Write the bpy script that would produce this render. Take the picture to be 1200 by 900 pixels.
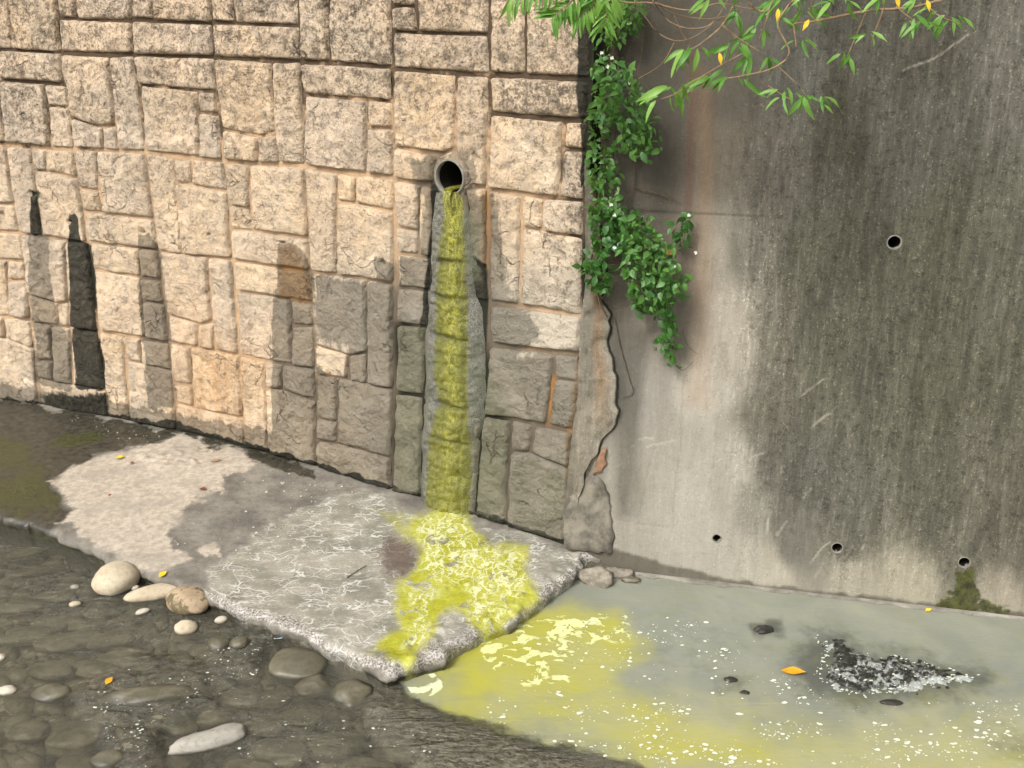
import bpy, math, random
import numpy as np
from mathutils import Vector, Matrix

# ------------------------------------------------------------------ camera, sky, sun, exposure
scene = bpy.context.scene
for o in list(bpy.data.objects):
    bpy.data.objects.remove(o)
COL = scene.collection
rnd = random.Random(7)
R = math.radians

CAM_H = 2.8            # metres above the concrete apron
PITCH = R(22.05)
F = 1200.0             # focal length in pixels of the 1200 x 900 photograph
cam_data = bpy.data.cameras.new('camera')
cam_data.sensor_width = 36.0
cam_data.lens = 36.0 * F / 1200.0
cam_data.clip_end = 500.0
cam = bpy.data.objects.new('camera', cam_data)
cam.location = (0, 0, CAM_H)
cam.rotation_euler = (math.pi / 2 - PITCH, 0, 0)
COL.objects.link(cam)
scene.camera = cam

SUN_DIR = Vector((-0.42, -0.58, 0.70)).normalized()     # towards the sun
sun_el = math.asin(SUN_DIR.z)
sun_az = math.atan2(SUN_DIR.x, SUN_DIR.y)
world = bpy.data.worlds.new('World')
scene.world = world
world.use_nodes = True
wn = world.node_tree.nodes
wl = world.node_tree.links
wn.clear()
w_out = wn.new('ShaderNodeOutputWorld')
w_bg = wn.new('ShaderNodeBackground')
w_sky = wn.new('ShaderNodeTexSky')
w_sky.sky_type = 'NISHITA'
w_sky.sun_disc = False
w_sky.sun_elevation = sun_el
w_sky.sun_rotation = sun_az
w_sky.air_density = 1.0
w_sky.dust_density = 6.0
w_sky.ozone_density = 1.0
w_hs = wn.new('ShaderNodeHueSaturation')
w_hs.inputs['Saturation'].default_value = 0.15
wl.new(w_sky.outputs[0], w_hs.inputs['Color'])
wl.new(w_hs.outputs[0], w_bg.inputs['Color'])
w_bg.inputs['Strength'].default_value = 0.115
wl.new(w_bg.outputs[0], w_out.inputs['Surface'])

sun_data = bpy.data.lights.new('sun', 'SUN')
sun_data.energy = 1.5
sun_data.angle = R(12)
sun_data.color = (1.0, 0.96, 0.90)
sun = bpy.data.objects.new('sun', sun_data)
sun.rotation_euler = SUN_DIR.to_track_quat('Z', 'Y').to_euler()
sun.location = (-3, -3, 8)
COL.objects.link(sun)

scene.view_settings.view_transform = 'Standard'
scene.view_settings.look = 'None'
scene.view_settings.gamma = 1.0
scene.view_settings.use_curve_mapping = False
scene.view_settings.exposure = 0.80
scene.cycles.max_bounces = 4
scene.cycles.diffuse_bounces = 2
scene.cycles.use_adaptive_sampling = True
scene.cycles.adaptive_threshold = 0.06
scene.cycles.glossy_bounces = 2
scene.cycles.transparent_max_bounces = 6

# ------------------------------------------------------------------ surveying: photo points to real surfaces
CP, SP = math.cos(PITCH), math.sin(PITCH)

def ray(px, py):
    a = (px - 600.0) / F
    b = (450.0 - py) / F
    return np.array([a, CP + b * SP, -SP + b * CP])

def ground(px, py, z=0.0):
    d = ray(px, py)
    t = (z - CAM_H) / d[2]
    return np.array([d[0] * t, d[1] * t, z])

def at_y(px, py, y):
    d = ray(px, py)
    t = y / d[1]
    return np.array([d[0] * t, y, CAM_H + d[2] * t])

def project(P):
    P = np.asarray(P, float)
    x = P[..., 0]
    y = P[..., 1]
    z = P[..., 2] - CAM_H
    fw = np.maximum(y * CP - z * SP, 0.2)
    up = y * SP + z * CP
    return np.stack([600 + F * x / fw, 450 - F * up / fw], -1)

WATER_Z = -0.08

class Wall:
    """y = B(u) + k*z with u = x - k*m*z ; B is a quadratic plan curve"""
    def __init__(self, pts, k, m, deg):
        c = np.polyfit([p[0] - k * m * p[2] for p in pts], [p[1] - k * p[2] for p in pts], deg)
        self.c = np.poly1d(c)
        self.d = np.polyder(self.c)
        self.k, self.m = k, m
    def hit(self, px, py):
        d = ray(px, py)
        t = 5.0
        for _ in range(30):
            def f(t):
                x, y, z = d[0] * t, d[1] * t, CAM_H + d[2] * t
                return y - self.c(x - self.k * self.m * z) - self.k * z
            e = 1e-3
            f0 = f(t)
            t -= f0 / ((f(t + e) - f0) / e)
        x, z = d[0] * t, CAM_H + d[2] * t
        return np.array([x - self.k * self.m * z, z])
    def P(self, u, z, off=0.0):
        u = np.asarray(u, float)
        z = np.asarray(z, float)
        b = self.d(u)
        n = np.stack([b, -np.ones_like(b), np.full_like(b, self.k)], -1)
        n /= np.linalg.norm(n, axis=-1, keepdims=True)
        p = np.stack([u + self.k * self.m * z, self.c(u) + self.k * z, z + 0 * u], -1)
        return p + n * np.asarray(off)[..., None]

base_px = [(0, 467), (60, 476), (125, 488), (208, 504), (290, 523), (372, 547), (461, 576), (558, 605), (662, 636)]
SW = Wall([ground(*p) for p in base_px], 0.05, 0.5, 2)
RW = Wall([ground(720, 668, WATER_Z), ground(860, 687, WATER_Z), ground(1000, 703, WATER_Z), ground(1200, 724, WATER_Z)], 0.12, 0.22, 1)

# ------------------------------------------------------------------ noise and masks
def _hash(ix, iy, iz, seed):
    h = (ix * 374761393 + iy * 668265263 + iz * 2147483647 + seed * 974634777) & 0xFFFFFFFF
    h = ((h ^ (h >> 13)) * 1274126177) & 0xFFFFFFFF
    h = ((h ^ (h >> 16)) * 2246822519) & 0xFFFFFFFF
    return ((h ^ (h >> 15)) & 0xFFFF) / 65535.0

def vnoise(p, seed=0):
    p = np.asarray(p, float)
    i = np.floor(p).astype(np.int64)
    f = p - i
    f = f * f * (3 - 2 * f)
    r = 0
    for a in (0, 1):
        for b in (0, 1):
            for c in (0, 1):
                w = (f[..., 0] if a else 1 - f[..., 0]) * (f[..., 1] if b else 1 - f[..., 1]) * (f[..., 2] if c else 1 - f[..., 2])
                r = r + w * _hash(i[..., 0] + a, i[..., 1] + b, i[..., 2] + c, seed)
    return r * 2 - 1

def fbm(p, octv=4, seed=0, gain=0.5):
    p = np.asarray(p, float)
    s, a = 0, 1.0
    for o in range(octv):
        s = s + a * vnoise(p, seed + o)
        p = p * 2.03 + 17.3
        a *= gain
    return s

def sdp(pts, poly):
    """signed distance to a polygon, positive inside"""
    pts = np.asarray(pts, float)
    poly = np.asarray(poly, float)
    d2 = np.full(pts.shape[:-1], 1e18)
    ins = np.zeros(pts.shape[:-1], bool)
    n = len(poly)
    for i in range(n):
        a, b = poly[i], poly[(i + 1) % n]
        e = b - a
        w = pts - a
        t = np.clip((w @ e) / max(e @ e, 1e-9), 0, 1)
        q = w - t[..., None] * e
        d2 = np.minimum(d2, (q ** 2).sum(-1))
        c = ((a[1] <= pts[..., 1]) != (b[1] <= pts[..., 1]))
        with np.errstate(divide='ignore', invalid='ignore'):
            xi = a[0] + (pts[..., 1] - a[1]) * e[0] / (e[1] if abs(e[1]) > 1e-9 else 1e-9)
        ins ^= c & (pts[..., 0] < xi)
    d = np.sqrt(d2)
    return np.where(ins, d, -d)

def mask(pts, poly, soft):
    return np.clip(0.5 + sdp(pts, poly) / (2 * soft), 0, 1)

def warped(q, P, amp=6.0, freq=5.0, seed=200, st=(1, 1, 1)):
    P = np.asarray(P) * np.array(st)
    w = np.stack([fbm(P * freq, 4, seed, 0.6), fbm(P * freq + 31.7, 4, seed + 9, 0.6)], -1)
    return q + w * amp

def seg_mask(pts, pl, w):
    d2 = np.full(np.asarray(pts).shape[:-1], 1e18)
    for a, b in zip(pl[:-1], pl[1:]):
        a = np.array(a, float)
        b = np.array(b, float)
        e = b - a
        q = pts - a
        t = np.clip((q @ e) / max(e @ e, 1e-9), 0, 1)
        d2 = np.minimum(d2, ((q - t[..., None] * e) ** 2).sum(-1))
    return np.clip(1.5 - np.sqrt(d2) / w, 0, 1)

def lin(c):
    c = np.asarray(c, float) / 255.0
    return np.where(c <= 0.04045, c / 12.92, ((c + 0.055) / 1.055) ** 2.4)

ALB = 0.75
def alb(r, g, b, k=ALB):
    v = lin((r, g, b)) * k
    return (float(v[0]), float(v[1]), float(v[2]), 1.0)

# ------------------------------------------------------------------ objects
def mesh_obj(name, V, Fc, mat=None, parent=None, smooth=True, attrs=None):
    me = bpy.data.meshes.new(name)
    V = np.asarray(V, np.float32).reshape(-1, 3)
    if isinstance(Fc, np.ndarray) and Fc.ndim == 2:
        nf, k = Fc.shape
        me.vertices.add(len(V))
        me.vertices.foreach_set('co', V.ravel())
        me.loops.add(nf * k)
        me.loops.foreach_set('vertex_index', Fc.astype(np.int32).ravel())
        me.polygons.add(nf)
        me.polygons.foreach_set('loop_start', np.arange(0, nf * k, k, dtype=np.int32))
        me.update(calc_edges=True)
    else:
        me.from_pydata([tuple(map(float, v)) for v in V], [], [tuple(int(i) for i in f) for f in Fc])
        me.update()
    me.polygons.foreach_set('use_smooth', np.full(len(me.polygons), smooth))
    for an, av in (attrs or {}).items():
        av = np.asarray(av, np.float32)
        if av.shape[1] == 3:
            av = np.concatenate([av, np.ones((len(av), 1), np.float32)], 1)
        at = me.color_attributes.new(an, 'FLOAT_COLOR', 'POINT')
        at.data.foreach_set('color', av.ravel())
    me.validate()
    if mat is not None:
        me.materials.append(mat)
    ob = bpy.data.objects.new(name, me)
    COL.objects.link(ob)
    if parent is not None:
        ob.parent = parent
    return ob

def grid_faces(n, m, off=0):
    """n rows of m points, row-major"""
    i, j = np.meshgrid(np.arange(n - 1), np.arange(m - 1), indexing='ij')
    a = (i * m + j).ravel() + off
    return np.stack([a, a + 1, a + m + 1, a + m], 1)

def tag(o, label, cat, group=None):
    o['label'] = label
    o['category'] = cat
    if group:
        o['group'] = group
    return o

def kind(o, k):
    o['kind'] = k
    return o

def thing(name, label, cat, loc=(0, 0, 0), group=None):
    o = bpy.data.objects.new(name, None)
    o.empty_display_size = 0.1
    o.location = loc
    COL.objects.link(o)
    return tag(o, label, cat, group)

def adopt(o, parent):
    """make o a child of an Empty while keeping its world position"""
    o.parent = parent
    o.matrix_parent_inverse = Matrix.Translation(parent.location).inverted()
    return o

# ------------------------------------------------------------------ material helper
class Mat:
    def __init__(self, name):
        self.m = bpy.data.materials.new(name)
        self.m.use_nodes = True
        self.t = self.m.node_tree
        self.t.nodes.clear()
        self.out = self.t.nodes.new('ShaderNodeOutputMaterial')
        self.geo = self.t.nodes.new('ShaderNodeNewGeometry')
        self.pos = self.geo.outputs['Position']
    def new(self, ty, **kw):
        n = self.t.nodes.new(ty)
        for k, v in kw.items():
            setattr(n, k, v)
        return n
    def put(self, sock, v):
        if v is None:
            return
        if isinstance(v, bpy.types.NodeSocket):
            self.t.links.new(v, sock)
        else:
            if isinstance(v, (tuple, list)) and len(v) == 3 and sock.type == 'RGBA':
                v = (*v, 1.0)
            sock.default_value = v
    def vec(self, mul=(1, 1, 1), src=None, add=None):
        n = self.new('ShaderNodeVectorMath', operation='MULTIPLY')
        self.put(n.inputs[0], src or self.pos)
        n.inputs[1].default_value = mul
        if add is not None:
            a = self.new('ShaderNodeVectorMath', operation='ADD')
            self.put(a.inputs[0], n.outputs[0])
            self.put(a.inputs[1], add)
            return a.outputs[0]
        return n.outputs[0]
    def noise(self, scale, detail=5, rough=0.55, dist=0.0, vec=None, color=False):
        n = self.new('ShaderNodeTexNoise')
        self.put(n.inputs['Vector'], vec or self.pos)
        n.inputs['Scale'].default_value = scale
        n.inputs['Detail'].default_value = detail
        n.inputs['Roughness'].default_value = rough
        n.inputs['Distortion'].default_value = dist
        return n.outputs['Color' if color else 'Fac']
    def voro(self, scale, feature='F1', vec=None, out='Distance', rand=1.0):
        n = self.new('ShaderNodeTexVoronoi', feature=feature)
        self.put(n.inputs['Vector'], vec or self.pos)
        n.inputs['Scale'].default_value = scale
        n.inputs['Randomness'].default_value = rand
        return n.outputs[out]
    def math(self, op, a, b=0.0, c=None, clamp=False):
        n = self.new('ShaderNodeMath', operation=op, use_clamp=clamp)
        self.put(n.inputs[0], a)
        self.put(n.inputs[1], b)
        if c is not None:
            self.put(n.inputs[2], c)
        return n.outputs[0]
    def step(self, v, lo, hi, a=0.0, b=1.0):
        n = self.new('ShaderNodeMapRange', interpolation_type='SMOOTHSTEP')
        self.put(n.inputs['Value'], v)
        n.inputs['From Min'].default_value = lo
        n.inputs['From Max'].default_value = hi
        n.inputs['To Min'].default_value = a
        n.inputs['To Max'].default_value = b
        return n.outputs[0]
    def mix(self, f, a, b, blend='MIX'):
        n = self.new('ShaderNodeMix', data_type='RGBA', blend_type=blend)
        n.clamp_factor = True
        self.put(n.inputs[0], f)
        self.put(n.inputs[6], a)
        self.put(n.inputs[7], b)
        return n.outputs[2]
    def attr(self, name):
        n = self.new('ShaderNodeAttribute', attribute_name=name)
        s = self.new('ShaderNodeSeparateColor')
        self.t.links.new(n.outputs['Color'], s.inputs[0])
        return s.outputs[0], s.outputs[1], s.outputs[2], n.outputs['Color']
    def rand(self):
        return self.new('ShaderNodeObjectInfo').outputs['Random']
    def bump(self, h, strength=0.5, dist=0.01, normal=None):
        n = self.new('ShaderNodeBump')
        n.inputs['Strength'].default_value = strength
        n.inputs['Distance'].default_value = dist
        self.put(n.inputs['Height'], h)
        self.put(n.inputs['Normal'], normal)
        return n.outputs[0]
    def bsdf(self, color, rough=0.9, normal=None, spec=0.3, **kw):
        n = self.new('ShaderNodeBsdfPrincipled')
        self.put(n.inputs['Base Color'], color)
        self.put(n.inputs['Roughness'], rough)
        self.put(n.inputs['Normal'], normal)
        self.put(n.inputs['Specular IOR Level'], spec)
        for k, v in kw.items():
            self.put(n.inputs[k.replace('_', ' ')], v)
        return n.outputs[0]
    def done(self, shader):
        self.t.links.new(shader, self.out.inputs['Surface'])
        return self.m
    def edge(self, fld, noise, amp, soft=0.12):
        """soft mask whose border is broken up by noise"""
        n = self.math('SUBTRACT', noise, 0.5)
        v = self.math('MULTIPLY_ADD', n, amp, fld)
        return self.step(v, 0.5 - soft, 0.5 + soft)

# ------------------------------------------------------------------ materials
def m_stone():
    M = Mat('split_stone')
    wet, blk, rust, _ = M.attr('sA')
    moss, mold, grey, _ = M.attr('sB')
    n1 = M.noise(2.2, 3)
    n2 = M.noise(15, 5, 0.65)
    n3 = M.noise(85, 4, 0.7)
    n4 = M.noise(26, 6, 0.66)
    base = M.mix(M.step(n1, 0.35, 0.7), alb(234, 204, 166), alb(226, 204, 174))
    base = M.mix(M.math('MULTIPLY', M.rand(), 0.5), base, alb(208, 192, 174))
    base = M.mix(M.step(n2, 0.44, 0.68, 0, 0.55), base, alb(180, 166, 150))
    base = M.mix(M.math('MULTIPLY', grey, 0.75), base, alb(196, 188, 172))
    # dark mould specks held in the pits of the split face
    sp = M.math('MULTIPLY_ADD', mold, 0.10, M.math('MULTIPLY_ADD', n4, 0.5, M.math('MULTIPLY', n3, 0.5)))
    spk = M.step(sp, 0.53, 0.65)
    base = M.mix(M.math('MULTIPLY', spk, M.math('MULTIPLY_ADD', mold, 0.25, 0.5)), base, alb(92, 80, 68))
    pat = M.math('MULTIPLY', M.step(M.noise(6, 5, 0.7), 0.50, 0.66), mold)
    base = M.mix(M.math('MULTIPLY', pat, M.step(n4, 0.36, 0.56, 0, 0.75)), base, alb(60, 54, 46))
    streak = M.noise(1.0, 4, 0.65, 0, M.vec((26, 26, 1.4)))
    fw = M.edge(wet, M.math('MULTIPLY_ADD', streak, 0.65, M.math('MULTIPLY', n2, 0.35)), 1.3, 0.10)
    wc = M.mix(1.0, base, M.mix(n2, (0.34, 0.35, 0.345, 1), (0.56, 0.57, 0.56, 1)), 'MULTIPLY')
    wc = M.mix(0.3, wc, alb(128, 122, 108))
    base = M.mix(M.math('MULTIPLY', fw, 0.92), base, wc)
    fr = M.edge(rust, M.math('MULTIPLY_ADD', streak, 0.6, M.math('MULTIPLY', n2, 0.4)), 1.4, 0.35)
    base = M.mix(M.math('MULTIPLY', fr, 0.8), base, M.mix(1.0, base, (0.80, 0.60, 0.40, 1), 'MULTIPLY'))
    fb = M.edge(blk, M.math('MULTIPLY_ADD', streak, 0.5, M.math('MULTIPLY', n4, 0.5)), 1.1, 0.12)
    base = M.mix(M.math('MULTIPLY', fb, 0.95), base, M.mix(M.step(n4, 0.4, 0.65), alb(24, 25, 18), alb(58, 56, 42)))
    fm = M.edge(moss, n2, 1.0, 0.25)
    base = M.mix(M.math('MULTIPLY', fm, 0.62), base, M.mix(n3, alb(84, 86, 62), alb(134, 134, 106)))
    wv = M.vec((1, 1, 1), None, M.mix(0.12, (0, 0, 0, 1), M.noise(11, 3, color=True)))
    vo = M.voro(13, 'F1', wv)
    # a few sharp creases left by the splitting
    cr = M.math('MULTIPLY', M.step(M.voro(6.5, 'DISTANCE_TO_EDGE', wv), 0.0, 0.035, 1, 0), M.step(M.noise(5, 2), 0.57, 0.63))
    base = M.mix(M.math('MULTIPLY', cr, 0.32), base, M.mix(1.0, base, (0.3, 0.28, 0.26, 1), 'MULTIPLY'))
    h = M.math('MULTIPLY_ADD', n4, M.step(M.noise(4.5, 2), 0.3, 0.65, 0.45, 1.15), M.math('MULTIPLY', n3, 0.14))
    h = M.math('MULTIPLY_ADD', vo, 0.30, h)
    h = M.math('SUBTRACT', h, M.math('MULTIPLY', cr, 0.35))
    nb = M.bump(h, 1.0, 0.044)
    rg = M.math('SUBTRACT', 0.92, M.math('MULTIPLY', M.math('MAXIMUM', fw, fb), 0.36))
    return M.done(M.bsdf(base, rg, nb, 0.25))

def m_mortar():
    M = Mat('mortar_joint')
    wet, blk, rust, _ = M.attr('sA')
    moss, mold, grey, _ = M.attr('sB')
    n2 = M.noise(14, 6, 0.65)
    n3 = M.noise(85, 5, 0.7)
    base = M.mix(M.step(n2, 0.3, 0.7), alb(206, 172, 134), alb(178, 152, 124))
    base = M.mix(M.math('MULTIPLY', grey, 0.5), base, alb(176, 156, 130))
    big = M.noise(5, 5, 0.6)
    fm = M.edge(mold, M.math('MULTIPLY_ADD', big, 0.6, M.math('MULTIPLY', n2, 0.4)), 1.6, 0.12)
    base = M.mix(M.math('MULTIPLY', fm, 0.9), base, alb(58, 48, 38))
    base = M.mix(M.step(n3, 0.5, 0.75, 0, 0.6), base, alb(120, 96, 74))
    base = M.mix(M.math('MULTIPLY', wet, 0.85), base, alb(84, 78, 68))
    base = M.mix(M.step(rust, 0.3, 0.9, 0, 0.8), base, alb(170, 120, 62))
    base = M.mix(M.step(M.math('MAXIMUM', blk, moss), 0.3, 0.7), base, alb(42, 42, 32))
    return M.done(M.bsdf(base, 0.95, M.bump(M.math('ADD', n2, n3), 0.6, 0.01), 0.2))

def m_concrete():
    M = Mat('stained_concrete')
    _, _, _, col = M.attr('col')
    dk, lt, mo, _ = M.attr('cB')
    st = M.noise(1.0, 5, 0.66, 0, M.vec((20, 20, 0.7)))
    st2 = M.noise(1.0, 4, 0.65, 0, M.vec((75, 75, 4.5)))
    n2 = M.noise(28, 6, 0.74)
    n3 = M.noise(110, 4, 0.75)
    c = M.mix(M.math('MULTIPLY', M.step(st, 0.38, 0.64), M.math('MULTIPLY_ADD', dk, 0.62, 0.14)), col, M.mix(1.0, col, (0.55, 0.55, 0.52, 1), 'MULTIPLY'))
    c = M.mix(M.math('MULTIPLY', M.step(st2, 0.46, 0.70), M.math('MULTIPLY_ADD', dk, 0.75, 0.10)), c, M.mix(1.0, c, (1.5, 1.5, 1.5, 1), 'MULTIPLY'))
    # algae specks: dark where the wall is dirty, pale chips between them
    s1 = M.step(M.math('MULTIPLY_ADD', n2, 0.55, M.math('MULTIPLY', n3, 0.45)), 0.47, 0.64)
    c = M.mix(M.math('MULTIPLY', s1, M.math('MULTIPLY_ADD', dk, 0.70, 0.12)), c, M.mix(1.0, c, (0.30, 0.31, 0.27, 1), 'MULTIPLY'))
    s2 = M.step(M.noise(75, 4, 0.8), 0.57, 0.66)
    c = M.mix(M.math('MULTIPLY', s2, M.math('MULTIPLY_ADD', dk, 0.55, 0.08)), c, M.mix(1.0, c, (2.9, 2.85, 2.6, 1), 'MULTIPLY'))
    pit = M.step(M.voro(46), 0.05, 0.13, 1, 0)
    pit = M.math('MULTIPLY', pit, M.step(M.noise(6, 3), 0.46, 0.56))
    c = M.mix(M.math('MULTIPLY', pit, 0.7), c, alb(62, 56, 46))
    c = M.mix(M.math('MULTIPLY', lt, 0.7), c, alb(205, 196, 178))
    fm = M.edge(mo, M.noise(26, 7, 0.7), 1.0, 0.16)
    c = M.mix(M.math('MULTIPLY', fm, 0.92), c, M.mix(M.step(n2, 0.35, 0.65), alb(40, 42, 22), alb(84, 88, 38)))
    h = M.math('MULTIPLY_ADD', n2, 0.7, M.math('MULTIPLY', n3, 0.4))
    h = M.math('SUBTRACT', h, M.math('MULTIPLY', pit, 0.6))
    return M.done(M.bsdf(c, 0.9, M.bump(h, 0.7, 0.012), 0.25))

def m_apron():
    M = Mat('wet_apron_concrete')
    dry, moss, yel, _ = M.attr('mA')
    scum, foam, brn, _ = M.attr('mB')
    wetl, rim, _, _ = M.attr('mC')
    n1 = M.noise(5, 4, 0.6)
    n2 = M.noise(24, 5, 0.72)
    n3 = M.noise(105, 4, 0.72)
    n12 = M.math('MULTIPLY_ADD', n1, 0.5, M.math('MULTIPLY', n2, 0.5))
    c = M.mix(M.step(n1, 0.3, 0.7), alb(108, 103, 94), alb(152, 145, 132))
    c = M.mix(M.step(n2, 0.45, 0.68, 0, 0.5), c, alb(88, 84, 76))
    c = M.mix(M.step(n3, 0.58, 0.70, 0, 0.6), c, alb(182, 176, 164))
    # dark wet left end with green growth
    fl = M.edge(wetl, n12, 1.2, 0.16)
    c = M.mix(M.math('MULTIPLY', fl, 0.9), c, M.mix(M.step(n2, 0.35, 0.65), alb(36, 35, 27), alb(80, 75, 62)))
    fm = M.edge(moss, n12, 2.2, 0.22)
    c = M.mix(M.math('MULTIPLY', fm, 0.8), c, M.mix(M.step(n3, 0.4, 0.6), alb(40, 44, 20), alb(90, 94, 44)))
    # dry patch
    fd = M.edge(dry, n12, 1.7, 0.2)
    dc = M.mix(M.step(n2, 0.35, 0.65), alb(176, 162, 144), alb(208, 196, 178))
    dc = M.mix(M.step(n1, 0.46, 0.64, 0, 0.5), dc, alb(158, 150, 138))
    dc = M.mix(M.step(n3, 0.56, 0.70, 0, 0.55), dc, alb(128, 116, 102))
    c = M.mix(fd, c, dc)
    # scum film: pale silt with thin white veins
    fs = M.edge(scum, n12, 1.5, 0.25)
    sc = M.mix(M.step(n1, 0.35, 0.65), alb(138, 135, 122), alb(170, 164, 149))
    wc = M.noise(4.5, 3, 0.6, color=True)
    wv = M.vec((0.75, 1.7, 1), None, M.mix(0.30, (0, 0, 0, 1), wc))
    v1 = M.voro(9, 'DISTANCE_TO_EDGE', wv)
    v2 = M.voro(24, 'DISTANCE_TO_EDGE', wv)
    ve = M.math('MAXIMUM', M.step(v1, 0.01, 0.052, 1, 0), M.math('MULTIPLY', M.step(v2, 0.02, 0.09, 1, 0), 0.45))
    ve = M.math('MULTIPLY', ve, M.step(M.noise(7, 4, 0.65), 0.40, 0.56))
    spk = M.math('MULTIPLY', M.step(n3, 0.55, 0.66), M.step(n1, 0.46, 0.64, 0, 0.8))
    sc = M.mix(M.math('MULTIPLY', M.math('MAXIMUM', ve, spk), 0.8), sc, alb(234, 232, 224))
    c = M.mix(fs, c, sc)
    c = M.mix(M.math('MULTIPLY', M.edge(brn, n2, 1.4, 0.4), 0.8), c, alb(98, 80, 72))
    # rough crusty rim, whitish and grey
    fr = M.edge(rim, n2, 1.2, 0.25)
    rc = M.mix(M.step(n3, 0.38, 0.62), alb(92, 86, 78), alb(216, 210, 200))
    rc = M.mix(M.step(n2, 0.5, 0.65, 0, 0.6), rc, alb(120, 110, 98))
    c = M.mix(M.math('MULTIPLY', fr, 0.85), c, rc)
    # yellow effluent, its foam drawn out along the flow
    fy = M.edge(yel, M.math('MULTIPLY_ADD', n2, 0.7, M.math('MULTIPLY', n1, 0.3)), 1.5, 0.38)
    yc = M.mix(M.step(n1, 0.35, 0.65), alb(182, 182, 44), alb(202, 202, 88))
    yc = M.mix(M.step(n2, 0.48, 0.68, 0, 0.6), yc, alb(150, 144, 48))
    fwv = M.vec((1.15, 0.6, 1), None, M.mix(0.16, (0, 0, 0, 1), M.noise(9, 3, 0.6, color=True)))
    fv = M.voro(19, 'DISTANCE_TO_EDGE', fwv)
    fo = M.step(fv, 0.03, 0.15, 1, 0)
    fo = M.math('MULTIPLY', fo, M.step(M.noise(13, 4, 0.65, 0.8, fwv), 0.38, 0.54))
    fo2 = M.step(M.noise(34, 4, 0.7, 1.0, fwv), 0.54, 0.62)
    fo = M.math('MULTIPLY', M.math('MAXIMUM', fo, fo2), M.step(M.math('MULTIPLY_ADD', M.math('SUBTRACT', n1, 0.5), 1.2, foam), 0.15, 0.6))
    yc = M.mix(M.math('MULTIPLY', fo, 0.88), yc, alb(244, 244, 196))
    # bare crust islands within the flow
    isl = M.step(M.noise(8, 5, 0.65, 0.4), 0.58, 0.63)
    fy = M.math('MULTIPLY', fy, M.math('SUBTRACT', 1.0, M.math('MULTIPLY', isl, 0.8)))
    c = M.mix(M.math('MULTIPLY', fy, 0.96), c, yc)
    h = M.math('MULTIPLY_ADD', n2, 0.6, M.math('MULTIPLY', n3, 0.4))
    wetness = M.math('MAXIMUM', fl, M.math('MAXIMUM', fs, fy))
    rg = M.math('SUBTRACT', 0.85, M.math('MULTIPLY', wetness, 0.58))
    h = M.math('MULTIPLY_ADD', fo, 0.25, h)
    return M.done(M.bsdf(c, rg, M.bump(h, 0.7, 0.010), 0.45))

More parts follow.
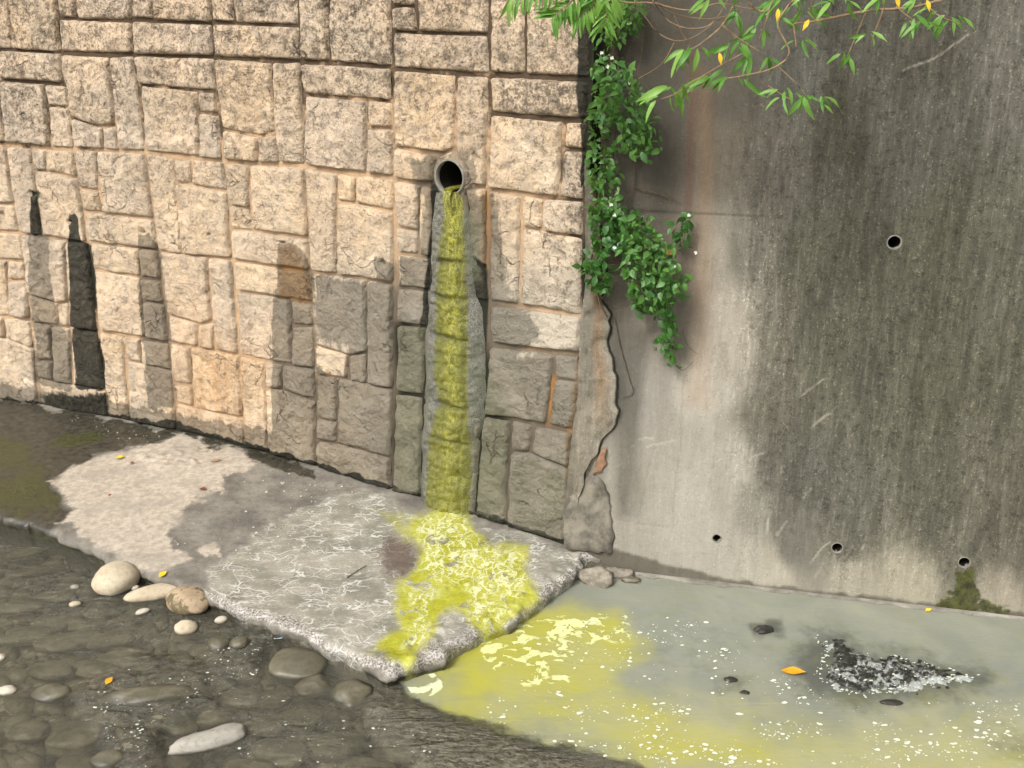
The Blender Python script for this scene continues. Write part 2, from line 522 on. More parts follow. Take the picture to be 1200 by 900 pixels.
def m_water():
    M = Mat('river_water')
    murk, yel, foam, _ = M.attr('wA')
    turb, dark, pale, _ = M.attr('wB')
    bar, _, _, _ = M.attr('wC')
    n1 = M.noise(3, 4, 0.6, 0.4)
    n2 = M.noise(14, 4, 0.65)
    fmk = M.edge(murk, M.math('MULTIPLY_ADD', n1, 0.5, M.math('MULTIPLY', n2, 0.5)), 0.9, 0.30)
    c = M.mix(M.step(n1, 0.3, 0.7), alb(140, 143, 130), alb(152, 154, 140))
    c = M.mix(M.edge(pale, n1, 1.2, 0.5), c, alb(178, 175, 138))
    c = M.mix(M.math('MULTIPLY', M.edge(dark, n2, 1.0, 0.35), 0.8), c, alb(84, 86, 80))
    fy = M.edge(yel, M.math('MULTIPLY_ADD', M.noise(3.4, 5, 0.6, 1.8), 0.75, M.math('MULTIPLY', n2, 0.25)), 1.2, 0.6)
    yc = M.mix(M.step(n1, 0.35, 0.65), alb(184, 180, 72), alb(180, 177, 104))
    c = M.mix(M.math('MULTIPLY', fy, 0.92), c, yc)
    fwv = M.vec((1, 1.4, 1), None, M.mix(0.20, (0, 0, 0, 1), M.noise(6, 3, 0.6, color=True)))
    fo = M.step(M.noise(10, 4, 0.55, 0.9, fwv), 0.505, 0.535)
    fo = M.math('MULTIPLY', fo, M.step(M.math('MULTIPLY_ADD', M.math('SUBTRACT', n2, 0.5), 0.9, foam), 0.42, 0.55))
    c = M.mix(M.math('MULTIPLY', fo, M.step(n2, 0.25, 0.6, 0.55, 0.95)), c, M.mix(fy, alb(226, 236, 214), alb(234, 238, 170)))
    # relief of the surface: long ripples lying across the current, short chop where it breaks
    mp = M.new('ShaderNodeMapping')
    M.put(mp.inputs['Vector'], M.pos)
    mp.inputs['Rotation'].default_value = (0, 0, R(28))
    mp.inputs['Scale'].default_value = (3.6, 12.0, 1)
    flow = M.noise(1.0, 4, 0.62, 1.0, mp.outputs[0])
    rip = M.noise(1.0, 3, 0.62, 0.5, M.vec((30, 52, 26)))
    h = M.math('MULTIPLY_ADD', flow, 0.75, M.math('MULTIPLY', rip, 0.3))
    tb = M.math('MULTIPLY_ADD', turb, 2.6, 0.30)
    tb = M.math('MULTIPLY', tb, M.math('SUBTRACT', 1.0, M.math('MULTIPLY', fmk, 0.80)))
    h = M.math('MULTIPLY', h, tb)
    h = M.math('MULTIPLY_ADD', fo, 0.05, h)
    nb = M.bump(h, 1.0, 0.05)
    silt = M.mix(n2, alb(114, 112, 98), alb(158, 154, 138))
    silt = M.mix(bar, silt, M.mix(M.step(rip, 0.35, 0.65), alb(88, 84, 70), alb(136, 130, 112)))
    c = M.mix(fmk, silt, c)
    opaque = M.bsdf(c, M.math('MULTIPLY_ADD', fo, 0.5, 0.09), nb, 0.5, IOR=1.33)
    tr = M.new('ShaderNodeBsdfTransparent')
    tr.inputs[0].default_value = (0.96, 0.95, 0.87, 1)
    gl = M.new('ShaderNodeBsdfGlossy')
    gl.inputs['Roughness'].default_value = 0.05
    M.t.links.new(nb, gl.inputs['Normal'])
    fr = M.new('ShaderNodeFresnel')
    fr.inputs['IOR'].default_value = 1.33
    M.t.links.new(nb, fr.inputs['Normal'])
    mx = M.new('ShaderNodeMixShader')
    M.put(mx.inputs[0], fr.outputs[0])
    M.t.links.new(tr.outputs[0], mx.inputs[1])
    M.t.links.new(gl.outputs[0], mx.inputs[2])
    m2 = M.new('ShaderNodeMixShader')
    clr = M.math('MULTIPLY_ADD', turb, 0.25, M.math('MULTIPLY_ADD', bar, 0.5, 0.22), clamp=True)
    M.put(m2.inputs[0], M.math('MAXIMUM', fmk, clr))
    M.t.links.new(mx.outputs[0], m2.inputs[1])
    M.t.links.new(opaque, m2.inputs[2])
    return M.done(m2.outputs[0])

def m_bed():
    M = Mat('riverbed_silt')
    n1 = M.noise(4, 5, 0.65)
    n2 = M.noise(22, 5, 0.72)
    c = M.mix(M.step(n1, 0.38, 0.62), alb(116, 112, 96), alb(178, 171, 150))
    c = M.mix(M.step(n2, 0.42, 0.62, 0, 0.8), c, alb(62, 58, 45))
    return M.done(M.bsdf(c, 0.8, M.bump(n2, 0.7, 0.02), 0.3))

def m_rock(name, c1, c2, moss=0.0, wet=False):
    M = Mat(name)
    n1 = M.noise(9, 5, 0.6)
    n2 = M.noise(50, 5, 0.72)
    c = M.mix(M.step(n1, 0.3, 0.7), c1, c2)
    c = M.mix(M.step(n2, 0.48, 0.72, 0, 0.55), c, tuple(v * 0.45 for v in c1[:3]) + (1,))
    if moss:
        c = M.mix(M.math('MULTIPLY', M.step(M.noise(14, 6, 0.65), 0.48, 0.58), moss), c, alb(74, 70, 36))
    # damp tide mark near the water
    z = M.new('ShaderNodeSeparateXYZ')
    M.t.links.new(M.pos, z.inputs[0])
    zz = M.math('MULTIPLY_ADD', M.math('SUBTRACT', n1, 0.5), 0.02, z.outputs[2])
    d = M.step(zz, WATER_Z + 0.002, WATER_Z + 0.018, 1, 0)
    c = M.mix(M.math('MULTIPLY', d, 0.6), c, alb(64, 60, 48))
    return M.done(M.bsdf(c, 0.4 if wet else 0.8, M.bump(n2, 0.4, 0.006), 0.4))

def m_shoal():
    M = Mat('frothy_shoal')
    fr, _, _, _ = M.attr('fA')
    n = M.noise(15, 5, 0.68, 1.2)
    n2 = M.noise(60, 4, 0.7)
    c = M.mix(M.step(n2, 0.4, 0.65), alb(34, 34, 30), alb(78, 76, 68))
    f = M.step(M.math('MULTIPLY_ADD', n2, 0.3, M.math('MULTIPLY_ADD', n, 0.7, M.math('MULTIPLY', fr, 0.20))), 0.56, 0.66)
    c = M.mix(M.math('MULTIPLY', f, 0.85), c, alb(186, 190, 184))
    return M.done(M.bsdf(c, 0.4, M.bump(n2, 0.8, 0.01), 0.4))

def m_plain(name, c1, c2, scale=20, rough=0.8, bump=0.3, spec=0.3):
    M = Mat(name)
    n = M.noise(scale, 6, 0.65)
    c = M.mix(M.step(n, 0.3, 0.7), c1, c2)
    return M.done(M.bsdf(c, rough, M.bump(M.noise(scale * 3, 5), bump, 0.006), spec))

def m_leaf(name, c1, c2, c3):
    M = Mat(name)
    r = M.rand()
    n = M.noise(3.0, 3)
    pn = M.noise(31, 2)
    c = M.mix(M.step(M.math('MULTIPLY_ADD', r, 0.6, M.math('MULTIPLY', pn, 0.5)), 0.2, 0.85), c1, c2)
    c = M.mix(M.step(n, 0.45, 0.7, 0, 0.6), c, c3)
    b = M.bsdf(c, 0.42, M.bump(M.noise(140, 3), 0.15, 0.003), 0.4)
    tl = M.new('ShaderNodeBsdfTranslucent')
    M.put(tl.inputs[0], M.mix(0.5, c, (0.30, 0.42, 0.06, 1)))
    mx = M.new('ShaderNodeMixShader')
    mx.inputs[0].default_value = 0.32
    M.t.links.new(b, mx.inputs[1])
    M.t.links.new(tl.outputs[0], mx.inputs[2])
    return M.done(mx.outputs[0])

def m_crust():
    M = Mat('algae_and_lime_crust')
    alg, bright, joint_dark, _ = M.attr('aA')
    n2 = M.noise(40, 7, 0.7)
    n3 = M.noise(150, 6, 0.75)
    st = M.noise(1.0, 5, 0.7, 0.3, M.vec((70, 70, 12)))
    g = M.mix(M.step(n3, 0.38, 0.64), alb(72, 72, 62), alb(158, 155, 142))
    g = M.mix(M.step(M.noise(9, 5), 0.4, 0.65, 0, 0.65), g, alb(92, 96, 74))
    fa = M.edge(alg, M.math('MULTIPLY_ADD', n2, 0.5, M.math('MULTIPLY', st, 0.5)), 1.2, 0.25)
    a = M.mix(M.step(n3, 0.4, 0.62), alb(84, 86, 34), alb(140, 138, 56))
    fbq = M.math('MULTIPLY', M.step(M.math('MULTIPLY_ADD', st, 0.6, M.math('MULTIPLY', n3, 0.4)), 0.44, 0.60), bright)
    a = M.mix(M.math('MULTIPLY', fbq, 0.85), a, alb(208, 204, 70))
    a = M.mix(M.math('MULTIPLY', M.step(n3, 0.60, 0.68), bright), a, alb(218, 218, 140))
    c = M.mix(fa, g, a)
    c = M.mix(M.math('MULTIPLY', joint_dark, 0.9), c, alb(36, 34, 24))  # darker in the grooves at the joints
    h = M.math('MULTIPLY_ADD', n3, 0.6, M.math('MULTIPLY', n2, 0.5))
    return M.done(M.bsdf(c, 0.32, M.bump(h, 0.8, 0.014), 0.5))

MATS = dict(
    stone=m_stone(), mortar=m_mortar(), concrete=m_concrete(), apron=m_apron(), water=m_water(), bed=m_bed(),
    tan=m_rock('tan_river_stone', alb(196, 180, 152), alb(212, 198, 172)),
    pale=m_rock('pale_river_stone', alb(206, 196, 176), alb(222, 212, 194)),
    mossy=m_rock('mossy_river_stone', alb(168, 146, 118), alb(196, 172, 142), 0.8),
    ashy=m_rock('grey_river_stone', alb(160, 155, 143), alb(184, 178, 165)),
    dim=m_rock('submerged_stone', alb(152, 146, 122), alb(198, 189, 160), 0.3, True),
    slick=m_rock('wet_dark_stone', alb(96, 92, 76), alb(124, 118, 98), 0.3, True),
    black=m_rock('black_debris', alb(40, 40, 36), alb(66, 64, 58), 0.0, True),
    pipe=m_plain('weathered_pipe', alb(118, 116, 106), alb(150, 146, 134), 30, 0.7),
    hole=m_plain('pipe_inside', alb(30, 28, 22), alb(46, 42, 34), 30, 0.95, 0.3, 0.1),  # near-black colour paints in the shade inside the bores
    rubble=m_plain('rubble_concrete', alb(118, 110, 96), alb(172, 164, 148), 22, 0.85, 0.8),
    concrete_patch=m_plain('rough_cement', alb(84, 80, 71), alb(142, 135, 121), 11, 0.85, 1.0),
    patch=m_plain('cement_patch', alb(112, 106, 94), alb(178, 170, 152), 9, 0.8, 0.7),
    patch2=m_plain('pale_cement_patch', alb(190, 180, 162), alb(204, 196, 178), 9, 0.85, 0.3),
    twig=m_plain('twig_bark', alb(128, 104, 78), alb(168, 142, 110), 40, 0.85, 0.5),
    darktwig=m_plain('dark_stem', alb(74, 62, 44), alb(112, 94, 68), 40, 0.85, 0.5),
    leafA=m_leaf('bright_leaf', alb(84, 142, 50), alb(142, 188, 86), alb(104, 160, 66)),
    leafB=m_leaf('vine_leaf', alb(54, 104, 42), alb(112, 158, 74), alb(70, 124, 54)),
    leafY=m_plain('yellow_leaf', alb(226, 186, 40), alb(236, 204, 60), 30, 0.55, 0.2),
    leafO=m_plain('orange_leaf', alb(216, 150, 30), alb(232, 172, 44), 30, 0.55, 0.2),
    leafR=m_plain('red_brown_leaf', alb(120, 62, 44), alb(150, 84, 60), 30, 0.7, 0.2),
    petal=m_plain('white_petal', alb(236, 234, 224), alb(246, 244, 236), 30, 0.6, 0.1),
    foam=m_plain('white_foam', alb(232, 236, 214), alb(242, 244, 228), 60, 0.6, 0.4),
    plastic=m_plain('plastic_scrap', alb(190, 204, 222), alb(214, 224, 236), 20, 0.3, 0.2),
    crust=m_crust(), shoal=m_shoal(),
    soil=m_plain('bank_soil', alb(92, 84, 58), alb(120, 112, 76), 6, 0.95, 0.6),
)

# ------------------------------------------------------------------ stone wall
# joint outlines of the stones, read off the photograph; they are carried onto the wall surface below
T = -24
STONES = [
 # left of the first long vertical joint
 [(-22,T),(11,T),(17,58),(-22,56)], [(11,T),(66,T),(73,62),(17,58)],
 [(0,58),(73,62),(77,98),(1,93)], [(0,94),(53,98),(61,172),(7,167)], [(53,98),(79,100),(83,126),(58,124)],
 [(58,124),(83,126),(87,174),(62,172)], [(-22,57),(0,58),(1,93),(-20,91)], [(-20,91),(0,94),(7,167),(-20,165)],
 [(-20,168),(8,172),(18,239),(-20,236)], [(8,172),(37,173),(51,276),(24,272),(18,239)], [(37,173),(55,174),(56,200),(41,199)],
 [(55,174),(88,176),(93,209),(56,200)], [(41,199),(56,200),(93,209),(104,284),(51,276)], [(-20,237),(18,240),(24,272),(-20,269)],
 [(-20,270),(25,273),(30,305),(-20,303)], [(-20,303),(9,304),(13,371),(-20,368)], [(9,304),(30,306),(33,329),(11,328)],
 [(11,328),(33,329),(37,374),(13,371)], [(-20,369),(6,371),(8,396),(-20,392)], [(6,371),(37,375),(40,407),(8,396)],
 [(-20,392),(8,396),(40,407),(46,475),(-20,465)], [(26,274),(79,281),(83,353),(69,355),(34,344)], [(35,344),(69,355),(70,381),(39,377)],
 [(69,355),(83,353),(84,383),(70,381)], [(39,377),(62,380),(63,422),(43,421)], [(62,380),(84,384),(86,450),(65,447)],
 [(43,421),(63,422),(65,447),(46,442)], [(46,442),(65,447),(86,450),(125,457),(128,488),(48,476)],
 [(79,282),(104,284),(117,388),(84,383)], [(84,383),(117,388),(125,457),(86,450)],
 # second column
 [(66,T),(90,T),(93,22),(70,21)], [(90,T),(155,T),(156,24),(93,23)], [(70,22),(156,25),(158,63),(73,61)],
 [(73,63),(130,66),(137,145),(121,149),(85,138)], [(130,66),(158,65),(171,178),(142,176),(137,145)],
 [(85,138),(121,149),(123,175),(88,173)], [(121,149),(137,146),(142,177),(123,175)],
 [(88,174),(115,176),(117,224),(95,220)], [(95,220),(117,224),(121,249),(99,247)], [(115,176),(172,179),(181,256),(121,249)],
 [(99,247),(121,249),(181,256),(187,293),(104,283)], [(104,283),(165,290),(166,324),(110,316)], [(110,316),(166,324),(171,395),(118,388)],
 [(165,290),(187,293),(190,327),(166,324)], [(166,325),(190,328),(194,355),(169,351)], [(169,352),(194,356),(199,401),(171,396)],
 [(166,397),(199,402),(203,434),(167,426)], [(150,422),(167,425),(203,434),(208,503),(154,493)],
 [(118,389),(146,393),(153,493),(128,488)], [(146,393),(166,396),(167,425),(150,422)],
 # third column
 [(155,T),(179,T),(182,23),(156,22)], [(179,T),(249,T),(250,27),(182,24)], [(156,24),(250,28),(252,66),(158,64)],
 [(158,65),(252,68),(254,107),(164,99)], [(164,99),(233,106),(236,184),(172,178)], [(233,106),(254,108),(257,134),(234,132)],
 [(234,132),(257,135),(262,187),(236,185)], [(172,179),(204,185),(215,298),(187,293)], [(204,185),(226,186),(227,216),(208,214)],
 [(226,186),(263,189),(267,225),(227,216)], [(208,214),(227,216),(267,225),(273,303),(215,298)],
 [(187,294),(245,300),(250,376),(238,380),(199,367)], [(245,300),(273,304),(281,415),(254,411),(250,378)],
 [(199,367),(233,379),(233,406),(200,400)], [(233,380),(250,378),(254,411),(233,407)], [(200,401),(225,405),(227,451),(206,448)],
 [(225,405),(281,416),(286,488),(229,478)], [(206,448),(227,452),(229,477),(207,471)], [(207,472),(229,477),(286,489),(288,522),(209,503)],
 # fourth column
 [(249,T),(275,T),(277,27),(251,26)], [(275,T),(349,T),(351,30),(277,28)], [(251,27),(352,31),(354,71),(252,67)],
 [(252,68),(320,72),(324,155),(307,160),(262,151)], [(320,72),(354,73),(359,194),(329,191),(324,155)],
 [(262,151),(305,160),(304,191),(264,188)], [(305,160),(325,157),(329,192),(304,191)],
 [(264,189),(294,192),(294,244),(270,240)], [(270,240),(294,244),(297,270),(273,268)], [(294,192),(359,195),(363,278),(297,270)],
 [(273,268),(297,270),(363,279),(365,317),(274,304)], [(274,305),(365,318),(367,354),(279,339)], [(279,340),(343,350),(344,427),(282,415)],
 [(343,350),(367,355),(369,382),(344,380)], [(344,380),(369,382),(371,432),(343,428)],
 [(282,416),(312,422),(317,530),(290,523)], [(312,422),(332,426),(332,455),(314,454)], [(332,426),(371,432),(371,468),(332,456)],
 [(314,454),(332,456),(371,469),(372,546),(318,531)],
 # fifth column
 [(350,T),(387,T),(388,73),(354,71)], [(387,T),(461,T),(461,78),(388,73)], [(354,73),(461,79),(461,119),(359,111)],
 [(359,111),(432,117),(431,203),(359,194)], [(432,117),(461,120),(462,150),(433,149)], [(433,149),(462,151),(463,207),(431,203)],
 [(359,195),(396,203),(397,321),(365,318)], [(396,203),(418,205),(418,237),(397,235)], [(418,205),(463,208),(463,248),(418,237)],
 [(397,236),(418,237),(463,248),(463,331),(397,322)], [(365,319),(431,327),(432,412),(412,416),(370,402)],
 [(431,327),(463,332),(462,455),(431,450)], [(371,403),(410,415),(409,444),(372,437)], [(410,416),(431,413),(431,450),(410,446)],
 [(372,438),(398,442),(396,493),(372,489)], [(372,489),(396,493),(396,518),(373,515)], [(398,442),(462,455),(460,535),(396,519)],
 [(373,516),(396,519),(460,536),(461,576),(373,547)],
 # sixth column, with the drain pipe
 [(461,T),(487,T),(488,8),(461,6)], [(461,7),(488,8),(492,38),(462,36)], [(487,T),(574,T),(574,40),(492,38)],
 [(462,37),(574,41),(575,87),(461,80)], [(461,81),(536,87),(534,174),(519,179),(463,172)], [(536,87),(574,89),(572,219),(555,217),(551,196),(536,180)],
 [(463,172),(514,183),(509,213),(464,210)], [(464,211),(494,216),(492,270),(466,265)], [(466,265),(492,270),(492,299),(467,296)],
 [(494,216),(513,220),(507,301),(492,299)], [(467,297),(507,302),(505,339),(466,336)], [(466,337),(505,340),(502,382),(467,379)],
 [(467,380),(502,383),(497,463),(464,459)], [(464,460),(497,465),(495,581),(461,575)],
 [(549,219),(572,220),(571,316),(553,302)], [(553,303),(571,317),(574,353),(558,350)],
 # behind the crust of the outfall
 [(512,226),(549,222),(553,304),(506,302)], [(505,304),(553,305),(558,346),(504,343)], [(504,344),(558,347),(564,391),(502,389)],
 [(502,390),(564,392),(567,473),(497,469)], [(497,470),(567,474),(565,513),(496,509)], [(496,510),(565,514),(558,605),(494,582)],
 # seventh column
 [(574,T),(617,T),(617,88),(575,86)], [(617,T),(698,T),(694,92),(617,88)], [(575,89),(693,94),(690,140),(576,133)],
 [(576,134),(662,142),(656,231),(573,221)], [(662,142),(690,141),(689,176),(662,174)], [(662,175),(688,177),(686,234),(656,231)],
 [(573,221),(613,228),(610,356),(575,353)], [(613,228),(638,232),(636,270),(613,265)], [(638,232),(686,235),(684,278),(637,270)],
 [(613,265),(637,270),(684,279),(684,370),(610,357)], [(575,356),(684,371),(682,414),(577,402)], [(575,405),(651,414),(643,496),(568,486)],
 [(651,415),(682,416),(681,447),(650,443)], [(650,443),(681,447),(675,505),(643,497)], [(567,487),(600,491),(594,616),(558,604)],
 [(600,491),(626,498),(623,529),(599,528)], [(626,498),(674,506),(670,548),(624,530)], [(599,529),(623,529),(670,549),(662,636),(594,617)],
]

# small weep holes drilled through the stones (centre in the photograph, radius in metres)
PITS = [(84,259,.016),(171,271,.014),(336,283,.014),(451,307,.015),(249,273,.011),(5,250,.014),(40,226,.02)]
PITS_UZ = [(SW.hit(a, b), r) for a, b, r in PITS]

def wall_fields(P):
    q0 = project(P)
    x, y = q0[:, 0], q0[:, 1]
    q = warped(q0, P, 4.0, 6.0, 210, (1.6, 1.6, 0.5))
    wet = np.zeros(len(q))
    for poly, s in [
        ([(330,470),(372,432),(398,445),(432,330),(462,332),(466,300),(505,300),(512,590),(372,555),(318,540),(322,500)], 10),
        ([(318,338),(366,320),(371,545),(340,540),(320,520),(316,450)], 5),
        ([(366,322),(432,330),(432,410),(372,400)], 26),
        ([(558,300),(575,330),(600,350),(640,395),(600,420),(690,400),(690,650),(540,640),(545,300)], 14),
        ([(30,274),(58,277),(64,350),(70,372),(80,400),(82,460),(40,450),(38,380)], 4),
        ([(164,272),(178,272),(190,300),(199,400),(206,480),(170,480),(166,400),(160,320)], 4),
        ([(329,284),(352,290),(367,318),(370,440),(322,440),(320,350)], 4),
        ([(-30,440),(30,455),(128,470),(208,488),(290,500),(372,520),(372,560),(200,520),(-30,480)], 8),
        ([(480,190),(520,184),(512,240),(500,300),(494,240)], 12), ([(503,178),(548,176),(562,200),(558,240),(506,236)], 12),
        ([(440,300),(463,310),(463,335),(440,330)], 8), ([(496,226),(580,226),(596,330),(600,420),(560,440),(480,420),(484,300)], 16),
    ]:
        wet = np.maximum(wet, mask(q, poly, s))
    blk = np.zeros(len(q))
    for poly, s in [
        ([(79,254),(88,254),(94,283),(108,286),(113,340),(123,458),(86,454),(83,380),(78,290)], 3),
        ([(34,222),(46,225),(51,277),(33,274)], 4),
        ([(48,464),(86,462),(128,462),(128,490),(60,482)], 10),
        ([(-20,462),(210,498),(372,542),(560,600),(665,632),(665,650),(-20,478)], 3),
        ([(552,300),(572,312),(575,352),(566,490),(560,480)], 3),
        ([(505,212),(500,300),(492,400),(500,400),(512,300),(516,225)], 4),
        ([(676,-20),(705,-20),(700,400),(683,380)], 5),
    ]:
        blk = np.maximum(blk, mask(q, poly, s))
    rust = np.zeros(len(q))
    for poly, s in [
        ([(36,232),(46,236),(50,272),(36,272)], 5), ([(330,286),(350,292),(366,330),(366,356),(322,352)], 7),
        ([(225,400),(290,410),(296,505),(225,480)], 90), ([(644,440),(654,436),(648,500),(640,500)], 5), ([(674,410),(684,410),(676,510),(670,560),(664,560)], 4),
        ([(565,220),(575,220),(575,320),(566,320)], 5), ([(100,466),(125,470),(122,480),(90,474)], 6),
    ]:
        rust = np.maximum(rust, mask(q, poly, s) * 0.9)
    moss = np.maximum.reduce([
        mask(q, [(464,380),(505,380),(512,590),(460,580)], 14), mask(q, [(545,225),(560,260),(566,330),(545,330)], 9),
        mask(q, [(536,400),(575,400),(600,490),(596,615),(540,600)], 14) * 0.8, mask(q, [(595,530),(670,550),(662,640),(594,620)], 12) * 0.55,
        mask(q, [(38,224),(45,226),(46,236),(38,236)], 4)])
    mold = np.clip(1.0 - y / 320.0, 0, 1) * 0.85
    mold = np.maximum(mold, mask(q, [(575,80),(700,80),(700,150),(575,150)], 16))
    mold = np.maximum(mold, 0.8 * mask(q, [(-30,50),(130,60),(60,170),(-30,170)], 60))
    mold = np.maximum(mold, np.clip((x - 610) / 90, 0, 1) * np.clip((400 - y) / 100, 0, 1))
    grey = np.clip((x - 300) / 200, 0, 1) * np.clip((y - 240) / 130, 0, 1)
    return (np.stack([wet, blk, rust], 1), np.stack([moss, mold, grey], 1))

wall_root = thing('stone_block_wall', 'tall wall of rough peach stone blocks with orange joints and dark drip stains', 'wall',
                  tuple(SW.P(np.array(-1.0), np.array(0.0))))

def inset(poly, d):
    poly = np.asarray(poly, float)
    n = len(poly)
    area = 0.5 * sum(poly[i][0] * poly[(i + 1) % n][1] - poly[(i + 1) % n][0] * poly[i][1] for i in range(n))
    if area < 0:
        poly = poly[::-1]
    out = []
    for i in range(n):
        a, b, c = poly[i - 1], poly[i], poly[(i + 1) % n]
        e1 = (b - a) / np.linalg.norm(b - a)
        e2 = (c - b) / np.linalg.norm(c - b)
        n1 = np.array([-e1[1], e1[0]])
        n2 = np.array([-e2[1], e2[0]])
        k = 1 + n1 @ n2
        out.append(b + (n1 + n2) * d / max(k, 0.35))
    return np.array(out)

def resample(pl, ts):
    pl = np.asarray(pl, float)
    L = np.concatenate([[0], np.cumsum(np.linalg.norm(np.diff(pl, axis=0), axis=1))])
    L /= L[-1]
    return np.stack([np.interp(ts, L, pl[:, 0]), np.interp(ts, L, pl[:, 1])], 1)

def coons(poly, ss_fn, ts_fn):
    n = len(poly)
    ang = []
    for i in range(n):
        a, b, c = poly[i - 1] - poly[i], poly[(i + 1) % n] - poly[i], None
        ang.append(math.acos(np.clip(a @ b / np.linalg.norm(a) / np.linalg.norm(b), -1, 1)))
    cs = sorted(sorted(range(n), key=lambda i: ang[i])[:4])
    # start from the lower-left corner
    cs_pts = [poly[i] for i in cs]
    k0 = min(range(4), key=lambda k: cs_pts[k][0] + cs_pts[k][1])
    cs = cs[k0:] + cs[:k0]
    def side(a, b):
        r = [poly[a]]
        i = a
        while i != b:
            i = (i + 1) % n
            r.append(poly[i])
        return np.array(r)
    bo, ri, to, le = side(cs[0], cs[1]), side(cs[1], cs[2]), side(cs[2], cs[3])[::-1], side(cs[3], cs[0])[::-1]
    W = 0.5 * (np.linalg.norm(bo[-1] - bo[0]) + np.linalg.norm(to[-1] - to[0]))
    H = 0.5 * (np.linalg.norm(le[-1] - le[0]) + np.linalg.norm(ri[-1] - ri[0]))
    s, t = ss_fn(W), ts_fn(H)
    B, Tp, L, Rr = resample(bo, s), resample(to, s), resample(le, t), resample(ri, t)
    S, TT = np.meshgrid(s, t)
    S, TT = S[..., None], TT[..., None]
    G = (1 - TT) * B[None] + TT * Tp[None] + (1 - S) * L[:, None] + S * Rr[:, None] - \
        ((1 - S) * (1 - TT) * B[0] + S * (1 - TT) * B[-1] + (1 - S) * TT * Tp[0] + S * TT * Tp[-1])
    return G, S[..., 0] * W, (1 - S[..., 0]) * W, TT[..., 0] * H, (1 - TT[..., 0]) * H

CELL = 0.0125
def spacing(L):
    e = [0.0, 0.007, 0.016]
    n = max(2, int(round((L - 0.032) / CELL)))
    mid = np.linspace(0.016, L - 0.016, n + 1)
    return np.concatenate([[0, 0.007], mid, [L - 0.007, L]]) / L

def stone(poly, idx):
    poly = np.asarray(poly, float)
    poly = inset(poly, rnd.uniform(0.0048, 0.0075))
    G, dl, dr, db, dt = coons(poly, spacing, spacing)
    n, m = G.shape[:2]
    # round the corners: distance to a rounded box
    r = rnd.uniform(0.006, 0.014)
    dx = np.minimum(dl, dr)
    dy = np.minimum(db, dt)
    ed = np.minimum(dx, dy)
    cx = np.maximum(r - dx, 0)
    cy = np.maximum(r - dy, 0)
    ed = np.minimum(ed, r - np.sqrt(cx ** 2 + cy ** 2) + 0 * ed)
    ctr = poly.mean(0)
    out = np.clip(-ed, 0, None)
    dirv = ctr - G
    dirv /= np.maximum(np.linalg.norm(dirv, axis=-1, keepdims=True), 1e-6)
    G = G + dirv * out[..., None]
    ed = np.clip(ed, 0, None)
    uvz = np.stack([G[..., 0], G[..., 1], np.full(G.shape[:2], idx * 3.7)], -1)
    wob = fbm(uvz * 14, 3, 3)
    G = G + np.stack([fbm(uvz * 11, 3, 11), fbm(uvz * 11, 3, 21)], -1) * 0.0035
    D = rnd.uniform(0.026, 0.042)
    prof = 1 - np.exp(-(ed + 0.002 * wob.clip(0, 1)) / 0.0048)
    w = np.ptp(G[..., 0]) + 1e-6
    h = np.ptp(G[..., 1]) + 1e-6
    tilt = (G[..., 0] - ctr[0]) / w * rnd.uniform(-.010, .010) + (G[..., 1] - ctr[1]) / h * rnd.uniform(-.010, .012)
    rough = 0.0075 * fbm(uvz * 8, 2, 31) + 0.0075 * fbm(uvz * 21, 3, 41) + 0.005 * np.abs(fbm(uvz * 40, 2, 51))
    # chips knocked off along the lower edge
    rough -= 0.016 * np.clip(fbm(uvz * np.array([20, 26, 1]), 2, 58) + 0.15, 0, 1) * np.exp(-np.minimum(db, dx * 1.6) / 0.022)
    # split-face facets: ridged creases
    rid = 1 - np.abs(fbm(uvz * np.array([6, 8, 1]) + 5, 2, 61))
    rough += -0.010 * np.clip(rid - 0.86, 0, 1) / 0.14 * (ed > 0.012)
    off = prof * (D + tilt + rough) - 0.004
    z = np.clip(G[..., 1], 0.002, None)
    for c, rr in PITS_UZ:
        d = np.hypot(G[..., 0] - c[0], z - c[1])
        off = off - 0.075 * np.clip((rr - d) / rr * 2.2, 0, 1)
    V = SW.P(G[..., 0], z, off).reshape(-1, 3)
    sA, sB = wall_fields(V)
    ob = mesh_obj('stone_block', V, grid_faces(n, m), MATS['stone'], None, True, {'sA': sA, 'sB': sB})
    adopt(ob, wall_root)

polys_uz = [[SW.hit(px, py) for px, py in s] for s in STONES]
